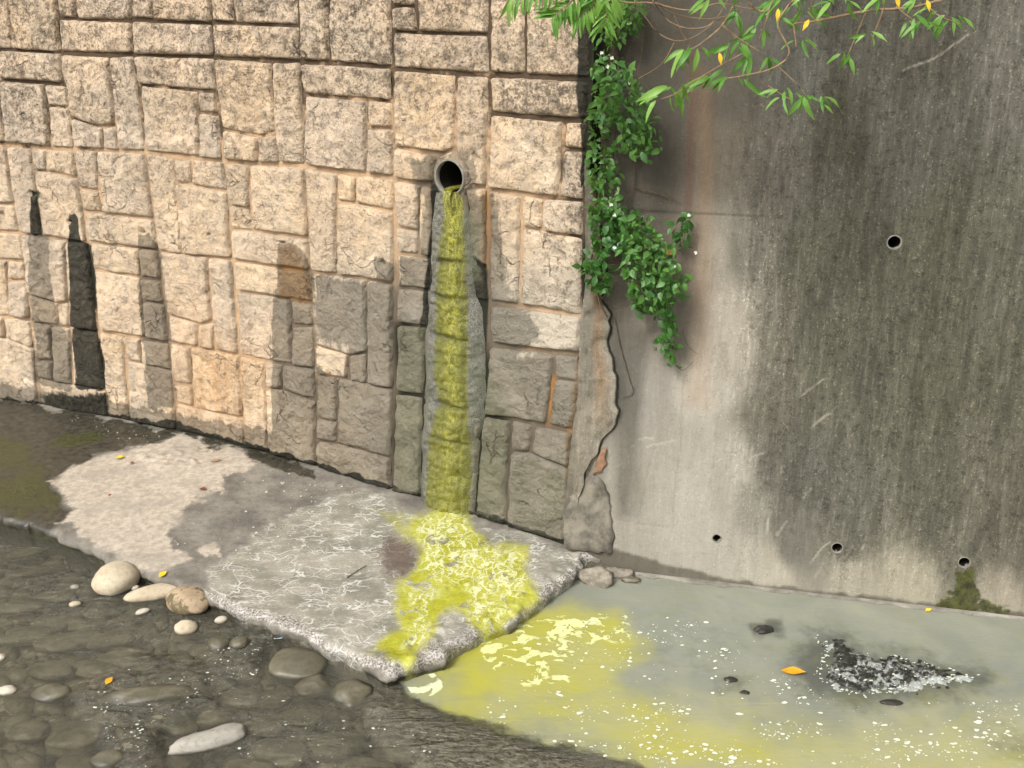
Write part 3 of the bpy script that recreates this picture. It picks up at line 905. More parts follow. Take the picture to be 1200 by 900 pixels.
# courses beyond the edge of the picture: same bond, carried on upwards and to the left
tops = {}
u_all = np.concatenate([np.array(p) for p in polys_uz])
WALL_TOP = 3.28
UL = u_all[:, 0].min()
UR = 0.0
extra = []
ztop0 = [(p[3] if False else None) for p in []]
for s, p in zip(STONES, polys_uz):
    if s[0][1] == T and s[1][1] == T:
        a, b = p[0], p[1]
        zm = [a[1], b[1]]
        z1 = 3.0 + rnd.uniform(-.03, .03)
        extra.append([(a[0], z1), (b[0], z1), tuple(b), tuple(a)])
        extra.append([(a[0], WALL_TOP), (b[0], WALL_TOP), (b[0], z1), (a[0], z1)])
lb = np.array([SW.hit(-21, y) for y in (463, 400, 300, 200, 100, 0, -100, -200)])
lb_z, lb_u = lb[:, 1], lb[:, 0]
zc = 0.0
while zc < WALL_TOP - 0.05:
    h = rnd.choice([0.17, 0.24, 0.34, 0.40])
    z1 = min(WALL_TOP, zc + h)
    if WALL_TOP - z1 < 0.12:
        z1 = WALL_TOP
    ra, rb = float(np.interp(zc, lb_z, lb_u)), float(np.interp(z1, lb_z, lb_u))
    u = 0.0
    while u > -1.3:
        w = rnd.choice([0.2, 0.3, 0.44, 0.5])
        extra.append([(rb + u - w, z1), (rb + u, z1), (ra + u, zc), (ra + u - w, zc)])
        u -= w
    zc = z1
all_polys = polys_uz + [np.array(e, float) for e in extra]
for i, p in enumerate(all_polys):
    stone(p, i)

# mortar backing, with the drain pipe's opening left free
pipe_uz = SW.hit(532, 207)
uu = np.arange(UL - 1.9, 0.50, 0.018)
zz = np.arange(-0.35, WALL_TOP + 0.02, 0.018)
u_end = np.array([SW.hit(662, 636)[0], SW.hit(683, 370)[0], SW.hit(694, 92)[0], SW.hit(698, T)[0]])
z_end = np.array([0.0, SW.hit(683, 370)[1], SW.hit(694, 92)[1], SW.hit(698, T)[1]])
U, Z = np.meshgrid(uu, zz)
UE = np.interp(Z, z_end, u_end) + 0.004
span = (U - uu[0]) / (uu[-1] - uu[0])
U = uu[0] + span * (UE - uu[0])
off = 0.004 * fbm(np.stack([U * 12, Z * 12, 0 * U], -1), 3, 5)
V = SW.P(U, Z, off).reshape(-1, 3)
Fq = grid_faces(*U.shape)
cu = U.reshape(-1)[Fq].mean(1)
cz = Z.reshape(-1)[Fq].mean(1)
Fq = Fq[np.hypot(cu - pipe_uz[0], cz - pipe_uz[1]) > 0.088]
sA, sB = wall_fields(V)
ob = mesh_obj('mortar_backing', V, Fq, MATS['mortar'], None, True, {'sA': sA, 'sB': sB})
adopt(ob, wall_root)
# the end face and the top of the wall
zs = np.arange(-0.35, WALL_TOP + 0.02, 0.03)
ue = np.interp(zs, z_end, u_end) + 0.004
rows = []
for k, dd in enumerate([0.0, -0.05, -0.12, -0.25, -0.45]):
    rows.append(SW.P(ue + 0.006 * fbm(np.stack([zs * 9, zs * 0 + k, zs * 0], -1), 3, 8), zs, np.full_like(zs, dd)))
V = np.array(rows).reshape(-1, 3)
sA, sB = wall_fields(V)
sB[:, 1] = 1
adopt(mesh_obj('end_face', V, grid_faces(5, len(zs)), MATS['mortar'], None, True, {'sA': sA, 'sB': sB}), wall_root)

# ------------------------------------------------------------------ drain pipe
def frame_at(W, u, z):
    p = W.P(np.array(u), np.array(z))
    b = float(W.d(u))
    n = Vector((b, -1, W.k)).normalized()
    up = Vector((W.k * W.m, W.k, 1)).normalized()
    t = up.cross(n).normalized() * 1.0
    if t.x < 0:
        t = -t
    up = (up - n * up.dot(n)).normalized()
    return Vector(p), t, up, n

def tube_between(rings, seg=28):
    """rings: list of (list of points)"""
    V = np.array(rings).reshape(-1, 3)
    n = len(rings)
    fs = []
    for i in range(n - 1):
        for j in range(seg):
            a = i * seg + j
            b = i * seg + (j + 1) % seg
            fs.append((a, b, b + seg, a + seg))
    return V, np.array(fs)

def pipe_rings(c, t, up, n, prof, seg=28, jitter=0.0, seed=0):
    rings = []
    for k, (r, d) in enumerate(prof):
        ring = []
        for j in range(seg):
            a = 2 * math.pi * j / seg
            jj = jitter * float(vnoise(np.array([math.cos(a) * 2.2, math.sin(a) * 2.2, seed + k * 0.6]), seed))
            ring.append(c + t * (math.cos(a) * (r + jj)) + up * (math.sin(a) * (r + jj)) + n * (d + jj * 0.3))
        rings.append([tuple(v) for v in ring])
    return rings

c, t, up, n = frame_at(SW, *pipe_uz)
rp = 0.082
pipe_thing = thing('drain_pipe', 'round open drain pipe mouth set in the stone wall, spilling yellow liquid', 'pipe', tuple(c))
V, fs = tube_between(pipe_rings(c, t, up, n, [(rp + .010, -0.05), (rp + .010, 0.040), (rp + .005, 0.044), (rp, 0.043), (rp, 0.012)]))
adopt(mesh_obj('pipe_rim', V, fs, MATS['pipe']), pipe_thing)
V, fs = tube_between(pipe_rings(c, t, up, n, [(rp, 0.013), (rp, -0.15), (rp, -1.9), (0.002, -1.91)]))
adopt(mesh_obj('pipe_bore', V, fs, MATS['hole']), pipe_thing)
V, fs = tube_between(pipe_rings(c, t, up, n, [(rp + .006, 0.040), (rp + .016, 0.039), (rp + .030, 0.030), (rp + .042, -0.006)], 40, 0.008, 4), 40)
V = V - np.array(n)[None] * 0.008
sA, sB = wall_fields(V)
sA[:, 0] = np.maximum(sA[:, 0], 0.6)
sA[:, 1] *= 0.3
adopt(mesh_obj('mortar_collar', V, fs, MATS['stone'], None, True, {'sA': sA, 'sB': sB}), pipe_thing)

# ------------------------------------------------------------------ algae and lime crust of the outfall
yk = np.array([222, 240, 262, 305, 345, 392, 440, 472, 512, 560, 606], float)
xl = np.array([516, 512, 509, 504, 502, 501, 499, 497, 495, 494, 494], float)
xr = np.array([547, 550, 553, 558, 562, 567, 569, 568, 564, 560, 556], float)
al = np.array([530, 526, 521, 516, 513, 513, 512, 517, 504, 502, 500], float)
ar = np.array([541, 540, 541, 545, 546, 548, 548, 548, 549, 549, 549], float)
NS, NT = 64, 300
yt = np.linspace(224, 606, NT)
G = np.zeros((NT, NS, 2))
PX = np.zeros((NT, NS, 2))
for i, y in enumerate(yt):
    a, b = np.interp(y, yk, xl), np.interp(y, yk, xr)
    ysl = y
    # the foot of the crust follows the sloping base line
    yb = np.array([582.0, 604.0])
    h0, h1 = SW.hit(a, min(ysl, 583) if y > 560 else ysl), SW.hit(b, ysl)
    h0[1] = max(h0[1], 0.0)
    h1[1] = max(h1[1], 0.0)
    wj = 0.012 * fbm(np.array([[y * 0.035, 0, 0], [y * 0.035, 9, 0]]), 3, 83)
    h0[0] += wj[0]
    h1[0] += wj[1]
    s = np.linspace(0, 1, NS)
    G[i] = h0[None] * (1 - s[:, None]) + h1[None] * s[:, None]
S = np.linspace(0, 1, NS)[None, :].repeat(NT, 0)
U, Z = G[..., 0], G[..., 1]
p3 = np.stack([U, Z, 0 * U], -1)
joints = [SW.hit(530, y)[1] for y in (305, 347, 392, 471, 511)]
jn = np.zeros_like(U)
for jz in joints:
    jn = np.maximum(jn, np.exp(-((Z - jz + 0.012 * fbm(p3 * 9, 2, 77)) / 0.016) ** 2))
edge = 1 - np.abs(2 * S - 1) ** 5
bulge = np.clip(1 - ((S - 0.48) / 0.42) ** 2, 0, 1)
off = edge * (0.056 + 0.024 * bulge + 0.010 * fbm(p3 * 14, 3, 71) + 0.007 * fbm(p3 * 48, 2, 73)) - 0.006 - 0.020 * jn * bulge
groove = np.clip(1 - np.abs(S - 0.80 + 0.05 * fbm(p3 * 3, 2, 75)) / 0.05, 0, 1)
off -= 0.012 * groove
V = SW.P(U, np.clip(Z, -0.02, None), off).reshape(-1, 3)
q = project(SW.P(U, Z, 0 * U + 0.05).reshape(-1, 3))
la, ra = np.interp(q[:, 1], yk, al), np.interp(q[:, 1], yk, ar)
inside = np.minimum(q[:, 0] - la, ra - q[:, 0])
algae = np.clip(0.5 + inside / 11, 0, 1)
mid = np.interp(q[:, 1], yk, 0.5 * (al + ar) + np.array([0, 0, 1, 2, 2, 1, 2, 2, 0, 0, 0]))
wid = np.interp(q[:, 1], [222, 300, 345, 470, 520, 606], [14, 10, 14, 10, 16, 24])
bright = np.clip(1.0 - np.abs(q[:, 0] - mid) / wid, 0, 1) * np.interp(q[:, 1], [225, 300, 340, 480, 520, 606], [1, 1, .8, .7, .6, .35])
stag = thing('outfall_crust', 'strip of yellow-green algae and grey lime crust running down below the drain pipe', 'algae', tuple(SW.P(pipe_uz[0], np.array(0.0))))
adopt(mesh_obj('crust', V, grid_faces(NT, NS), MATS['crust'], None, True, {'aA': np.stack([algae, bright, (jn * bulge).ravel() * 0.5], 1)}), stag)
# tongue of liquid lying in the mouth of the pipe and running over its lip
tv = []
for i, (dn, dz) in enumerate([(-0.5, -0.066), (-0.2, -0.064), (0.0, -0.064), (0.045, -0.066), (0.068, -0.078), (0.074, -0.105), (0.070, -0.15), (0.060, -0.22)]):
    for j in range(9):
        s = j / 8 - 0.5
        wdt = [0.06, 0.06, 0.06, 0.056, 0.052, 0.05, 0.05, 0.05][i]
        tv.append(c + t * (s * wdt + 0.006) + up * (dz + 0.012 * (2 * s) ** 2) + n * (dn + 0.006 * math.cos(s * 3) + 0.003 * rnd.random()))
nv = len(tv)
adopt(mesh_obj('liquid_tongue', np.array([tuple(v) for v in tv]), grid_faces(8, 9), MATS['crust'], None, True,
     {'aA': np.tile([[1.0, 0.85, 0.0]], (nv, 1))}), stag)

# ------------------------------------------------------------------ smooth concrete wall
CTRL = [ # surface colour of the weathered concrete, read at points of the wall
 (705,20,72,66,52),(760,20,80,70,56),(860,100,92,84,70),(930,80,96,92,82),(1000,150,76,72,56),(1180,80,120,114,100),(1100,60,84,78,64),
 (1000,300,78,76,58),(1100,300,84,82,62),(1180,300,102,98,80),(880,300,138,130,114),(840,300,172,158,138),(800,300,128,110,92),(770,180,84,75,62),
 (850,180,112,100,82),(900,200,104,96,82),(830,450,190,178,160),(760,450,160,150,138),(725,450,108,103,93),(740,550,168,158,142),(800,600,184,174,156),
 (855,550,180,170,152),(885,480,122,114,96),(905,560,116,110,96),(960,450,108,104,84),(950,560,102,98,84),(1000,600,108,104,88),(1100,450,92,89,68),
 (1100,600,104,100,82),(1180,450,98,94,74),(1180,620,110,102,84),(900,664,186,174,150),(1000,674,182,170,145),(1160,700,172,158,132),(1060,690,178,166,138),
 (700,300,96,86,70),(720,640,170,160,143),(860,640,184,174,154),(700,560,150,140,122),(1260,300,100,96,78),(1260,700,168,154,130),(1010,40,82,78,66),(1060,170,92,88,74),
 (860,380,188,174,154),(960,300,92,88,70),(960,380,96,92,74),(900,420,126,118,100),(790,380,140,126,110),(740,300,96,87,74),(1000,640,112,106,90),(1120,640,108,102,84),
 (920,625,118,112,98),(870,600,150,142,126),(1040,480,94,92,72),(1000,420,88,86,68)]
ctrl = np.array(CTRL, float)

RU0 = 0.0
RU1 = RW.hit(1200, 724)[0] + 1.6
uu = np.concatenate([np.arange(RU0, RW.hit(1230, 724)[0] + 0.2, 0.0095), np.arange(RW.hit(1230, 724)[0] + 0.21, RU1, 0.05)])
RZT = 3.28
zz = np.concatenate([np.arange(-0.42, WATER_Z - 0.03, 0.05), np.arange(WATER_Z - 0.03, 2.75, 0.0095), np.arange(2.76, RZT + 0.03, 0.04)])
U, Z = np.meshgrid(uu, zz)
# the concrete butts against the end of the stone wall
xe = np.interp(Z, z_end, u_end + SW.k * SW.m * z_end) + 0.012
ulo = xe - RW.k * RW.m * Z
ua = RU0 + 0.9
U = np.where(U < ua, ulo + (U - RU0) / (ua - RU0) * (ua - ulo), U)
p3 = np.stack([U, Z, 0 * U], -1)
off = 0.0035 * fbm(p3 * 1.6, 2, 91) + 0.0012 * fbm(p3 * 14, 3, 92)
V0w = RW.P(U, Z, 0 * U).reshape(-1, 3)
Q = project(V0w)
# pour joint, hairline cracks and gouges are cut into the surface
jline = seg_mask(Q, [(640, 246), (760, 248), (870, 252), (1000, 262), (1300, 300)], 1.6) * np.clip((930 - Q[:, 0]) / 60, 0, 1)
Qg = warped(Q, V0w, 1.6, 9.0, 260)
cracks = np.maximum.reduce([seg_mask(Qg, pl, 0.75) for pl in [
    [(802, 440), (800, 480), (797, 520), (792, 560), (789, 618)], [(720, 608), (750, 614), (789, 618)], [(770, 515), (760, 545), (748, 612)],
    [(921, 20), (918, 120), (914, 250)], [(1127, 120), (1123, 190), (1120, 245)], [(835, 300), (834, 340)]]])
gouge = np.maximum.reduce([seg_mask(Qg, pl, 0.95) for pl in [
    [(872, 540), (905, 525), (940, 508), (985, 475)], [(850, 572), (880, 556), (925, 536)], [(905, 548), (940, 515)], [(918, 570), (915, 545), (930, 520)],
    [(885, 648), (897, 630), (902, 600)], [(908, 627), (922, 612)], [(950, 660), (965, 642), (972, 636)], [(955, 677), (966, 660)], [(992, 655), (1000, 640)],
    [(940, 585), (950, 573)], [(1010, 645), (1018, 632)], [(920, 480), (945, 460), (965, 445)], [(860, 600), (872, 585)],
    [(748, 514), (765, 515)], [(790, 516), (775, 520), (757, 524)], [(733, 528), (742, 522)], [(1180, 590), (1196, 575)],
    [(1060, 82), (1090, 70), (1115, 55), (1135, 40)], [(722, 546), (732, 540)], [(846, 570), (860, 560)]]])
jline, cracks, gouge = [a.reshape(U.shape) for a in (jline, cracks, gouge)]
gouge = gouge * np.clip(0.55 + fbm(p3 * 16, 2, 262), 0, 1)
off = off - 0.003 * jline - 0.002 * cracks - 0.0025 * gouge
HOLES = [(840, 631, 0.022), (981, 642, 0.026), (1130, 659, 0.027), (1048, 284, 0.030)]
HUZ = [(RW.hit(a, b), r) for a, b, r in HOLES]
for h, r in HUZ:
    du, dz = U - h[0], Z - h[1]
    dd = np.maximum(np.hypot(du, dz), 1e-6)
    near = (dd < r + 0.0062) & (dd > r - 0.0062)
    U = np.where(near, h[0] + du / dd * r, U)
    Z = np.where(near, h[1] + dz / dd * r, Z)
V = RW.P(U, Z, off).reshape(-1, 3)
# inverse-distance blend of the control colours (anisotropic: streaks run down the wall)
wsum = np.zeros(len(Q))
csum = np.zeros((len(Q), 3))
warp = np.stack([fbm(p3.reshape(-1, 3) * np.array([3.5, 1.2, 1]), 3, 95) * 14, fbm(p3.reshape(-1, 3) * 3, 3, 97) * 16], 1)
Qw = Q + warp
for x, y, r, g, b in ctrl:
    d2 = ((Qw[:, 0] - x) / 1.0) ** 2 + ((Qw[:, 1] - y) / 1.45) ** 2 + 60
    w = d2 ** -2.0
    wsum += w
    csum += w[:, None] * lin((r, g, b))[None]
colr = csum / wsum[:, None]
# sharper border between washed and grimy concrete
Qe = Qw + np.stack([16 * fbm(p3.reshape(-1, 3) * np.array([9, 0.9, 1]), 4, 291, 0.65), 30 * fbm(p3.reshape(-1, 3) * np.array([8, 0.5, 1]), 4, 295, 0.65)], 1)
edge_dark = mask(Qe, [(868, 180), (880, 300), (868, 420), (864, 560), (862, 632), (900, 645), (1000, 650), (1100, 662), (1400, 690), (1400, -200), (960, -200), (900, 60)], 38)
e = np.clip((edge_dark - 0.5) * 2, -1, 1)
colr *= (1 - 0.03 * e)[:, None]
lum = colr.mean(1, keepdims=True)
colr *= np.clip((0.16 / np.maximum(lum, 0.01)), 1.0, 4.0) ** 0.32
gl_ = colr.mean(1, keepdims=True)
colr = colr * 0.62 + 0.38 * gl_ * np.array([0.98, 1.0, 0.90])
# rusty red run and brown runs
rr = mask(Q, [(808, 60), (817, 60), (811, 250), (802, 250)], 3) * np.clip((270 - Q[:, 1]) / 30, 0, 1)
colr = colr * (1 - 0.55 * rr[:, None]) + 0.55 * rr[:, None] * lin((112, 80, 68))
br = mask(Qw, [(826, 90), (838, 90), (830, 470), (815, 470)], 12) * 0.35
colr = colr * (1 - br[:, None]) + br[:, None] * lin((168, 126, 86))
gs = np.maximum.reduce([mask(Qw, p, 7) for p in [[(718, 370), (765, 380), (764, 470), (752, 600), (742, 600), (725, 500)], [(752, -40), (785, -40), (772, 260), (752, 250)]]]) * 0.62
colr = colr * (1 - gs[:, None]) + gs[:, None] * lin((88, 84, 74))
# tide mark just above the water
base_y = np.interp(Q[:, 0], [720, 860, 1000, 1200, 1400], [668, 687, 703, 724, 745])
jag = 2.2 * fbm(p3.reshape(-1, 3) * np.array([22, 0, 0]), 3, 99)
tide_h = np.interp(Q[:, 0], [720, 735, 790, 840, 900, 1400], [24, 22, 14, 8, 6, 6])
tide = np.clip(0.5 + (Q[:, 1] - (base_y - tide_h + jag)) / 3.0, 0, 1)
colr = colr * (1 - 0.8 * tide[:, None]) + 0.8 * tide[:, None] * lin((92, 86, 72))
colr *= (1 - np.clip(0.4 * jline + 0.12 * cracks, 0, 1).ravel())[:, None]
colr *= ALB * 0.88
mossr = np.maximum(mask(warped(Q, V0w, 7.0, 14.0, 270), [(1124, 668), (1138, 668), (1146, 690), (1152, 705), (1178, 714), (1182, 722), (1098, 714), (1110, 704), (1116, 686)], 8), 0)
cB = np.stack([edge_dark * 0.9 + 0.1, np.clip(gouge.ravel(), 0, 1) * 0.55, mossr], 1)
Fq = grid_faces(*U.shape)
cu = U.reshape(-1)[Fq].mean(1)
cz = Z.reshape(-1)[Fq].mean(1)
keep = np.ones(len(Fq), bool)
for h, r in HUZ:
    keep &= np.hypot(cu - h[0], cz - h[1]) > r * 0.985
conc = thing('concrete_retaining_wall', 'tall smooth grey concrete wall blackened by algae with pale washed foot', 'wall', tuple(RW.P(np.array(1.0), np.array(WATER_Z))))
adopt(mesh_obj('wall_face', V, Fq[keep], MATS['concrete'], None, True, {'col': colr, 'cB': cB}), conc)
for (h, r), (hx, hy, _) in zip(HUZ, HOLES):
    c2, t2, up2, n2 = frame_at(RW, *h)
    V, fs = tube_between(pipe_rings(c2, t2, up2, n2, [(r + .003, 0.001), (r + .001, 0.004), (r - .002, 0.002), (r - .002, -0.03)], 28, 0.001, int(hx)))
    adopt(mesh_obj('weep_pipe', V, fs, MATS['pipe']), conc)
    V, fs = tube_between(pipe_rings(c2, t2, up2, n2, [(r - .002, -0.012), (r - .002, -0.1), (r - .002, -0.9), (0.001, -0.91)], 28))
    adopt(mesh_obj('weep_hole_bore', V, fs, MATS['hole']), conc)

# strip of render between the two walls, ragged on its right side where it has cracked away
sl = [(688, 180), (690, 330), (684, 370), (682, 414), (680, 445), (674, 506), (669, 550), (662, 600), (660, 640)]
sr = [(700, 180), (708, 330), (712, 370), (716, 410), (724, 440), (722, 475), (716, 500), (703, 524), (688, 552), (680, 570), (676, 600), (672, 646)]
NT, NS = 150, 26
ys = np.linspace(190, 600, NT)
Vs = np.zeros((NT, NS, 3))
cols = np.zeros((NT, NS, 3))
for i, y in enumerate(ys):
    a = np.interp(y, [p[1] for p in sl], [p[0] for p in sl]) - 2
    b = np.interp(y, [p[1] for p in sr], [p[0] for p in sr]) + 5.0 * float(fbm(np.array([y * 0.06, 0, 0]), 3, 7))
    pa = SW.P(*SW.hit(a, y)[:, None], np.array([0.012]))[0]
    h = RW.hit(b, y)
    pb = RW.P(h[:1], h[1:], np.array([0.026]))[0]
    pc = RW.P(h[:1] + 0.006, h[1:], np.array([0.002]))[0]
    for j in range(NS):
        s = j / (NS - 2)
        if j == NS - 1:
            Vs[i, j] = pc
        else:
            Vs[i, j] = pa * (1 - s) + pb * s
            Vs[i, j, 1] -= 0.014 * math.sin(math.pi * min(s, 1)) + 0.011 * float(fbm(Vs[i, j] * 16, 3, 6))
        wv = 0.5 + 0.5 * float(fbm(np.array([s * 2.5, y * 0.012, 2]), 3, 9))
        cl = lin((100, 94, 83)) * (1 - wv) + lin((152, 144, 129)) * wv
        o = np.clip(1 - abs(s - 0.62) / 0.25, 0, 1) * np.clip((510 - y) / 60, 0, 1)
        cols[i, j] = (cl * (1 - 0.5 * o) + 0.5 * o * lin((150, 112, 72))) * ALB * (0.22 if j >= NS - 2 else 1.0)  # last columns coloured dark to stand for the shadow in the crack
strip = thing('render_strip', 'narrow ragged strip of brown render between the stone blocks and the smooth concrete', 'render strip', tuple(Vs[-1, 5]))
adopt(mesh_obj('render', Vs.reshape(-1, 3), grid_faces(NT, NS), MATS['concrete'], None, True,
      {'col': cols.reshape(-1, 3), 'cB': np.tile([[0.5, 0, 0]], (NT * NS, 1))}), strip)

def slab_patch(name, poly_px, W, o0, o1, mat, seed, cell=0.02, rough=0.006):
    """a lump of cement with thickness, its outline carried onto the wall"""
    uz = np.array([W.hit(*p) for p in poly_px])
    uz = resample(np.vstack([uz, uz[:1]]), np.linspace(0, 1, 49)[:-1])
    ctr = uz.mean(0)
    rings = []
    for f, o in [(1.0, o0), (0.985, o0 + (o1 - o0) * 0.7), (0.93, o1), (0.75, o1 * 1.04), (0.5, o1 * 1.05), (0.25, o1 * 1.05), (0.02, o1 * 1.05)]:
        g = ctr + (uz - ctr) * f
        g = g + 0.009 * np.stack([fbm(np.c_[g * 30, np.zeros(len(g))], 2, seed), fbm(np.c_[g * 30, np.ones(len(g))], 2, seed + 1)], 1)
        rings.append(W.P(g[:, 0], g[:, 1], o + (rough * fbm(np.c_[g * 14, np.zeros(len(g))], 3, seed + 2) if o > o0 else 0)))
    V, fs = tube_between([[tuple(v) for v in r] for r in rings], 48)
    return mesh_obj(name, V, fs, mat)
pt = thing('cement_patch', 'smooth grey cement lump plugging the broken corner at the water edge', 'cement patch', tuple(ground(695, 648)))
adopt(slab_patch('cement_lump', [(682, 560), (700, 556), (709, 566), (714, 580), (716, 604), (721, 628), (717, 649), (700, 648), (686, 647), (660, 641), (660, 606), (670, 580)], RW, -0.03, 0.022, MATS['concrete_patch'], 3, rough=0.009), pt)
# brick-red fragment in the crack
o = slab_patch('brick_fragment', [(704, 527), (711, 525), (711, 543), (702, 552), (694, 556), (700, 540)], RW, -0.02, 0.018, m_plain('old_brick', alb(128, 96, 74), alb(158, 126, 100), 24, 0.9, 0.7), 8)
tag(o, 'reddish brick fragment lodged in the crack beside the render strip', 'brick')

# ------------------------------------------------------------------ concrete apron
front = [(-260, 510), (-120, 560), (0, 603), (64, 621), (107, 644), (171, 668), (232, 694), (282, 713), (346, 738), (400, 763), (429, 777), (456, 789)]
right = [(456, 789), (478, 783), (499, 774), (519, 769), (531, 760), (542, 751), (568, 736), (587, 729), (607, 720), (627, 705), (640, 691), (655, 682), (670, 672), (684, 652)]
fr_xy = np.array([ground(*p)[:2] for p in front])
rt_xy = np.array([ground(*p)[:2] for p in right])
ub = np.linspace(fr_xy[0][0] + 0.0, SW.hit(662, 636)[0], 60)
bk_xy = np.stack([ub, SW.c(ub) + 0.10], 1)
bk_xy = np.vstack([bk_xy, ground(700, 648)[:2]])
NSA, NTA = 460, 150
sa, ta = np.linspace(0, 1, NSA), np.linspace(0, 1, NTA)
Bc, Tc = resample(fr_xy, sa), resample(bk_xy, sa)
Rc = resample(np.vstack([rt_xy, bk_xy[-1:]]), ta)
Lc = resample(np.array([fr_xy[0], bk_xy[0]]), ta)
SS, TT = np.meshgrid(sa, ta)
SS, TT = SS[..., None], TT[..., None]
A = (1 - TT) * Bc[None] + TT * Tc[None] + (1 - SS) * Lc[:, None] + SS * Rc[:, None] - \
    ((1 - SS) * (1 - TT) * Bc[0] + SS * (1 - TT) * Bc[-1] + (1 - SS) * TT * Tc[0] + SS * TT * Tc[-1])
p3 = np.concatenate([A, np.zeros(A.shape[:2] + (1,))], -1)
d_front = np.abs(TT[..., 0]) * 1.3
d_right = (1 - SS[..., 0]) * 4.3
d_edge = np.minimum(d_front, d_right)
wobx = fbm(p3 * 13, 3, 111) * 0.018 * np.exp(-d_edge / 0.06)
woby = fbm(p3 * 13 + 9, 3, 112) * 0.018 * np.exp(-d_edge / 0.06)
A = A + np.stack([wobx, woby], -1)
z = 0.006 * fbm(p3 * 2.5, 3, 113) + 0.002 * fbm(p3 * 16, 3, 114)
# crusty rim on the right and front corner
Q = project(np.concatenate([A, z[..., None]], -1).reshape(-1, 3))
rim = np.maximum(seg_mask(Q, right, 16), seg_mask(Q, front[6:], 9)).reshape(z.shape)
rim = np.maximum(rim, mask(Q, [(495, 765), (500, 735), (520, 715), (545, 722), (562, 740), (520, 772)], 8).reshape(z.shape))
z = z + rim * (0.007 * fbm(p3 * 26, 3, 115) + 0.007 * np.abs(fbm(p3 * 12, 2, 116)))
# rubble heap of cement near the wall
bmp = mask(Q, [(165, 535), (200, 527), (240, 532), (232, 546), (180, 546)], 5).reshape(z.shape)
z = z + bmp * (0.012 + 0.012 * fbm(p3 * 25, 3, 117))
# knobs at the corner
for kx, ky, kr in [(438, 771, 0.045), (458, 776, 0.06), (482, 776, 0.05), (510, 766, 0.05)]:
    g = ground(kx, ky)
    z = z + 0.016 * np.exp(-(((A[..., 0] - g[0]) ** 2 + (A[..., 1] - g[1]) ** 2) / kr ** 2))
drop = np.exp(-d_edge / 0.012)
z = z - 0.02 * drop
top = np.concatenate([A, z[..., None]], -1)
# skirt: the broken faces of the slab going down under water
border = [(0, j) for j in range(NSA)] + [(i, NSA - 1) for i in range(1, NTA)]
bidx = np.array([i * NSA + j for i, j in border])
tv = top.reshape(-1, 3)
bp = tv[bidx]
inw = np.zeros_like(bp)
sk = [tv]
fs = [grid_faces(NTA, NSA)]
prev = bidx
cnt = len(tv)
for k, (dz, sh) in enumerate([(-0.015, -0.004), (-0.04, 0.003), (-0.07, 0.008), (-0.11, 0.015), (-0.30, 0.03)]):
    pp = bp.copy()
    nrm = np.gradient(bp[:, :2], axis=0)
    nrm = np.stack([nrm[:, 1], -nrm[:, 0]], 1)
    nrm /= np.maximum(np.linalg.norm(nrm, axis=1, keepdims=True), 1e-6)
    nz = fbm(np.c_[bp[:, :2] * 20, np.full(len(bp), k * 0.8)], 3, 120)
    pp[:, :2] += nrm * (sh * -1 + 0.010 * nz)[:, None]
    pp[:, 2] += dz
    sk.append(pp)
    cur = np.arange(cnt, cnt + len(bp))
    cnt += len(bp)
    fs.append(np.stack([prev[:-1], cur[:-1], cur[1:], prev[1:]], 1))
    prev = cur
V = np.vstack(sk)
Fq = np.vstack(fs)
QV0 = project(np.c_[V[:, :2], np.maximum(V[:, 2], -0.03)])
QV = warped(QV0, V * np.array([1, 0.7, 0]), 9.0, 5.0, 220)
dry = np.maximum(mask(QV, [(52, 565), (75, 553), (130, 537), (160, 527), (205, 512), (240, 522), (285, 530), (300, 540), (290, 550), (265, 555), (262, 575), (235, 590), (215, 610), (198, 625), (222, 655), (190, 668), (150, 660), (100, 632), (62, 610), (85, 595), (70, 580)], 9),
                 np.maximum(mask(QV, [(230, 645), (250, 638), (256, 652), (236, 655)], 5), mask(QV, [(305, 702), (325, 698), (340, 708), (320, 714)], 5)))
wetl = np.maximum(mask(QV, [(-400, 440), (60, 476), (210, 508), (200, 516), (130, 530), (100, 545), (55, 560), (70, 585), (90, 598), (60, 616), (40, 640), (-400, 600)], 12), 0)
wetl = np.maximum(wetl, mask(QV, [(0, 466), (210, 500), (372, 545), (372, 556), (208, 515), (0, 480)], 4))
sk_dark = np.clip((-0.03 - V[:, 2]) / 0.04, 0, 1)
wetl = np.maximum(wetl, sk_dark)
mo = np.maximum.reduce([mask(QV, [(-60, 560), (40, 555), (70, 590), (30, 600), (-60, 590)], 16), mask(QV, [(62, 505), (100, 500), (120, 508), (90, 520), (60, 518)], 9),
                        mask(QV, [(0, 500), (40, 520), (50, 550), (0, 550), (-60, 520)], 18) * 0.8, sk_dark * 0.5])
yel = mask(QV, [(494, 598), (520, 592), (548, 603), (556, 612), (578, 640), (612, 642), (615, 670), (628, 702), (600, 730), (568, 742), (556, 735), (546, 722), (532, 714), (520, 726), (508, 748), (494, 768), (480, 790), (452, 778), (432, 766), (445, 752), (462, 742), (463, 715), (470, 690), (482, 665), (488, 640), (476, 622), (484, 604)], 10)
yel = np.maximum(yel, 0.55 * mask(QV, [(440, 595), (500, 600), (488, 640), (470, 640)], 12))
foam = np.maximum(mask(QV, [(505, 600), (545, 605), (575, 640), (612, 660), (600, 680), (560, 690), (520, 680), (490, 670), (492, 625)], 14), mask(QV, [(480, 690), (505, 700), (495, 760), (470, 770), (485, 730)], 10) * 0.8)
foam = np.maximum(foam, mask(QV, [(540, 690), (610, 690), (590, 725), (565, 735)], 14) * 0.75)
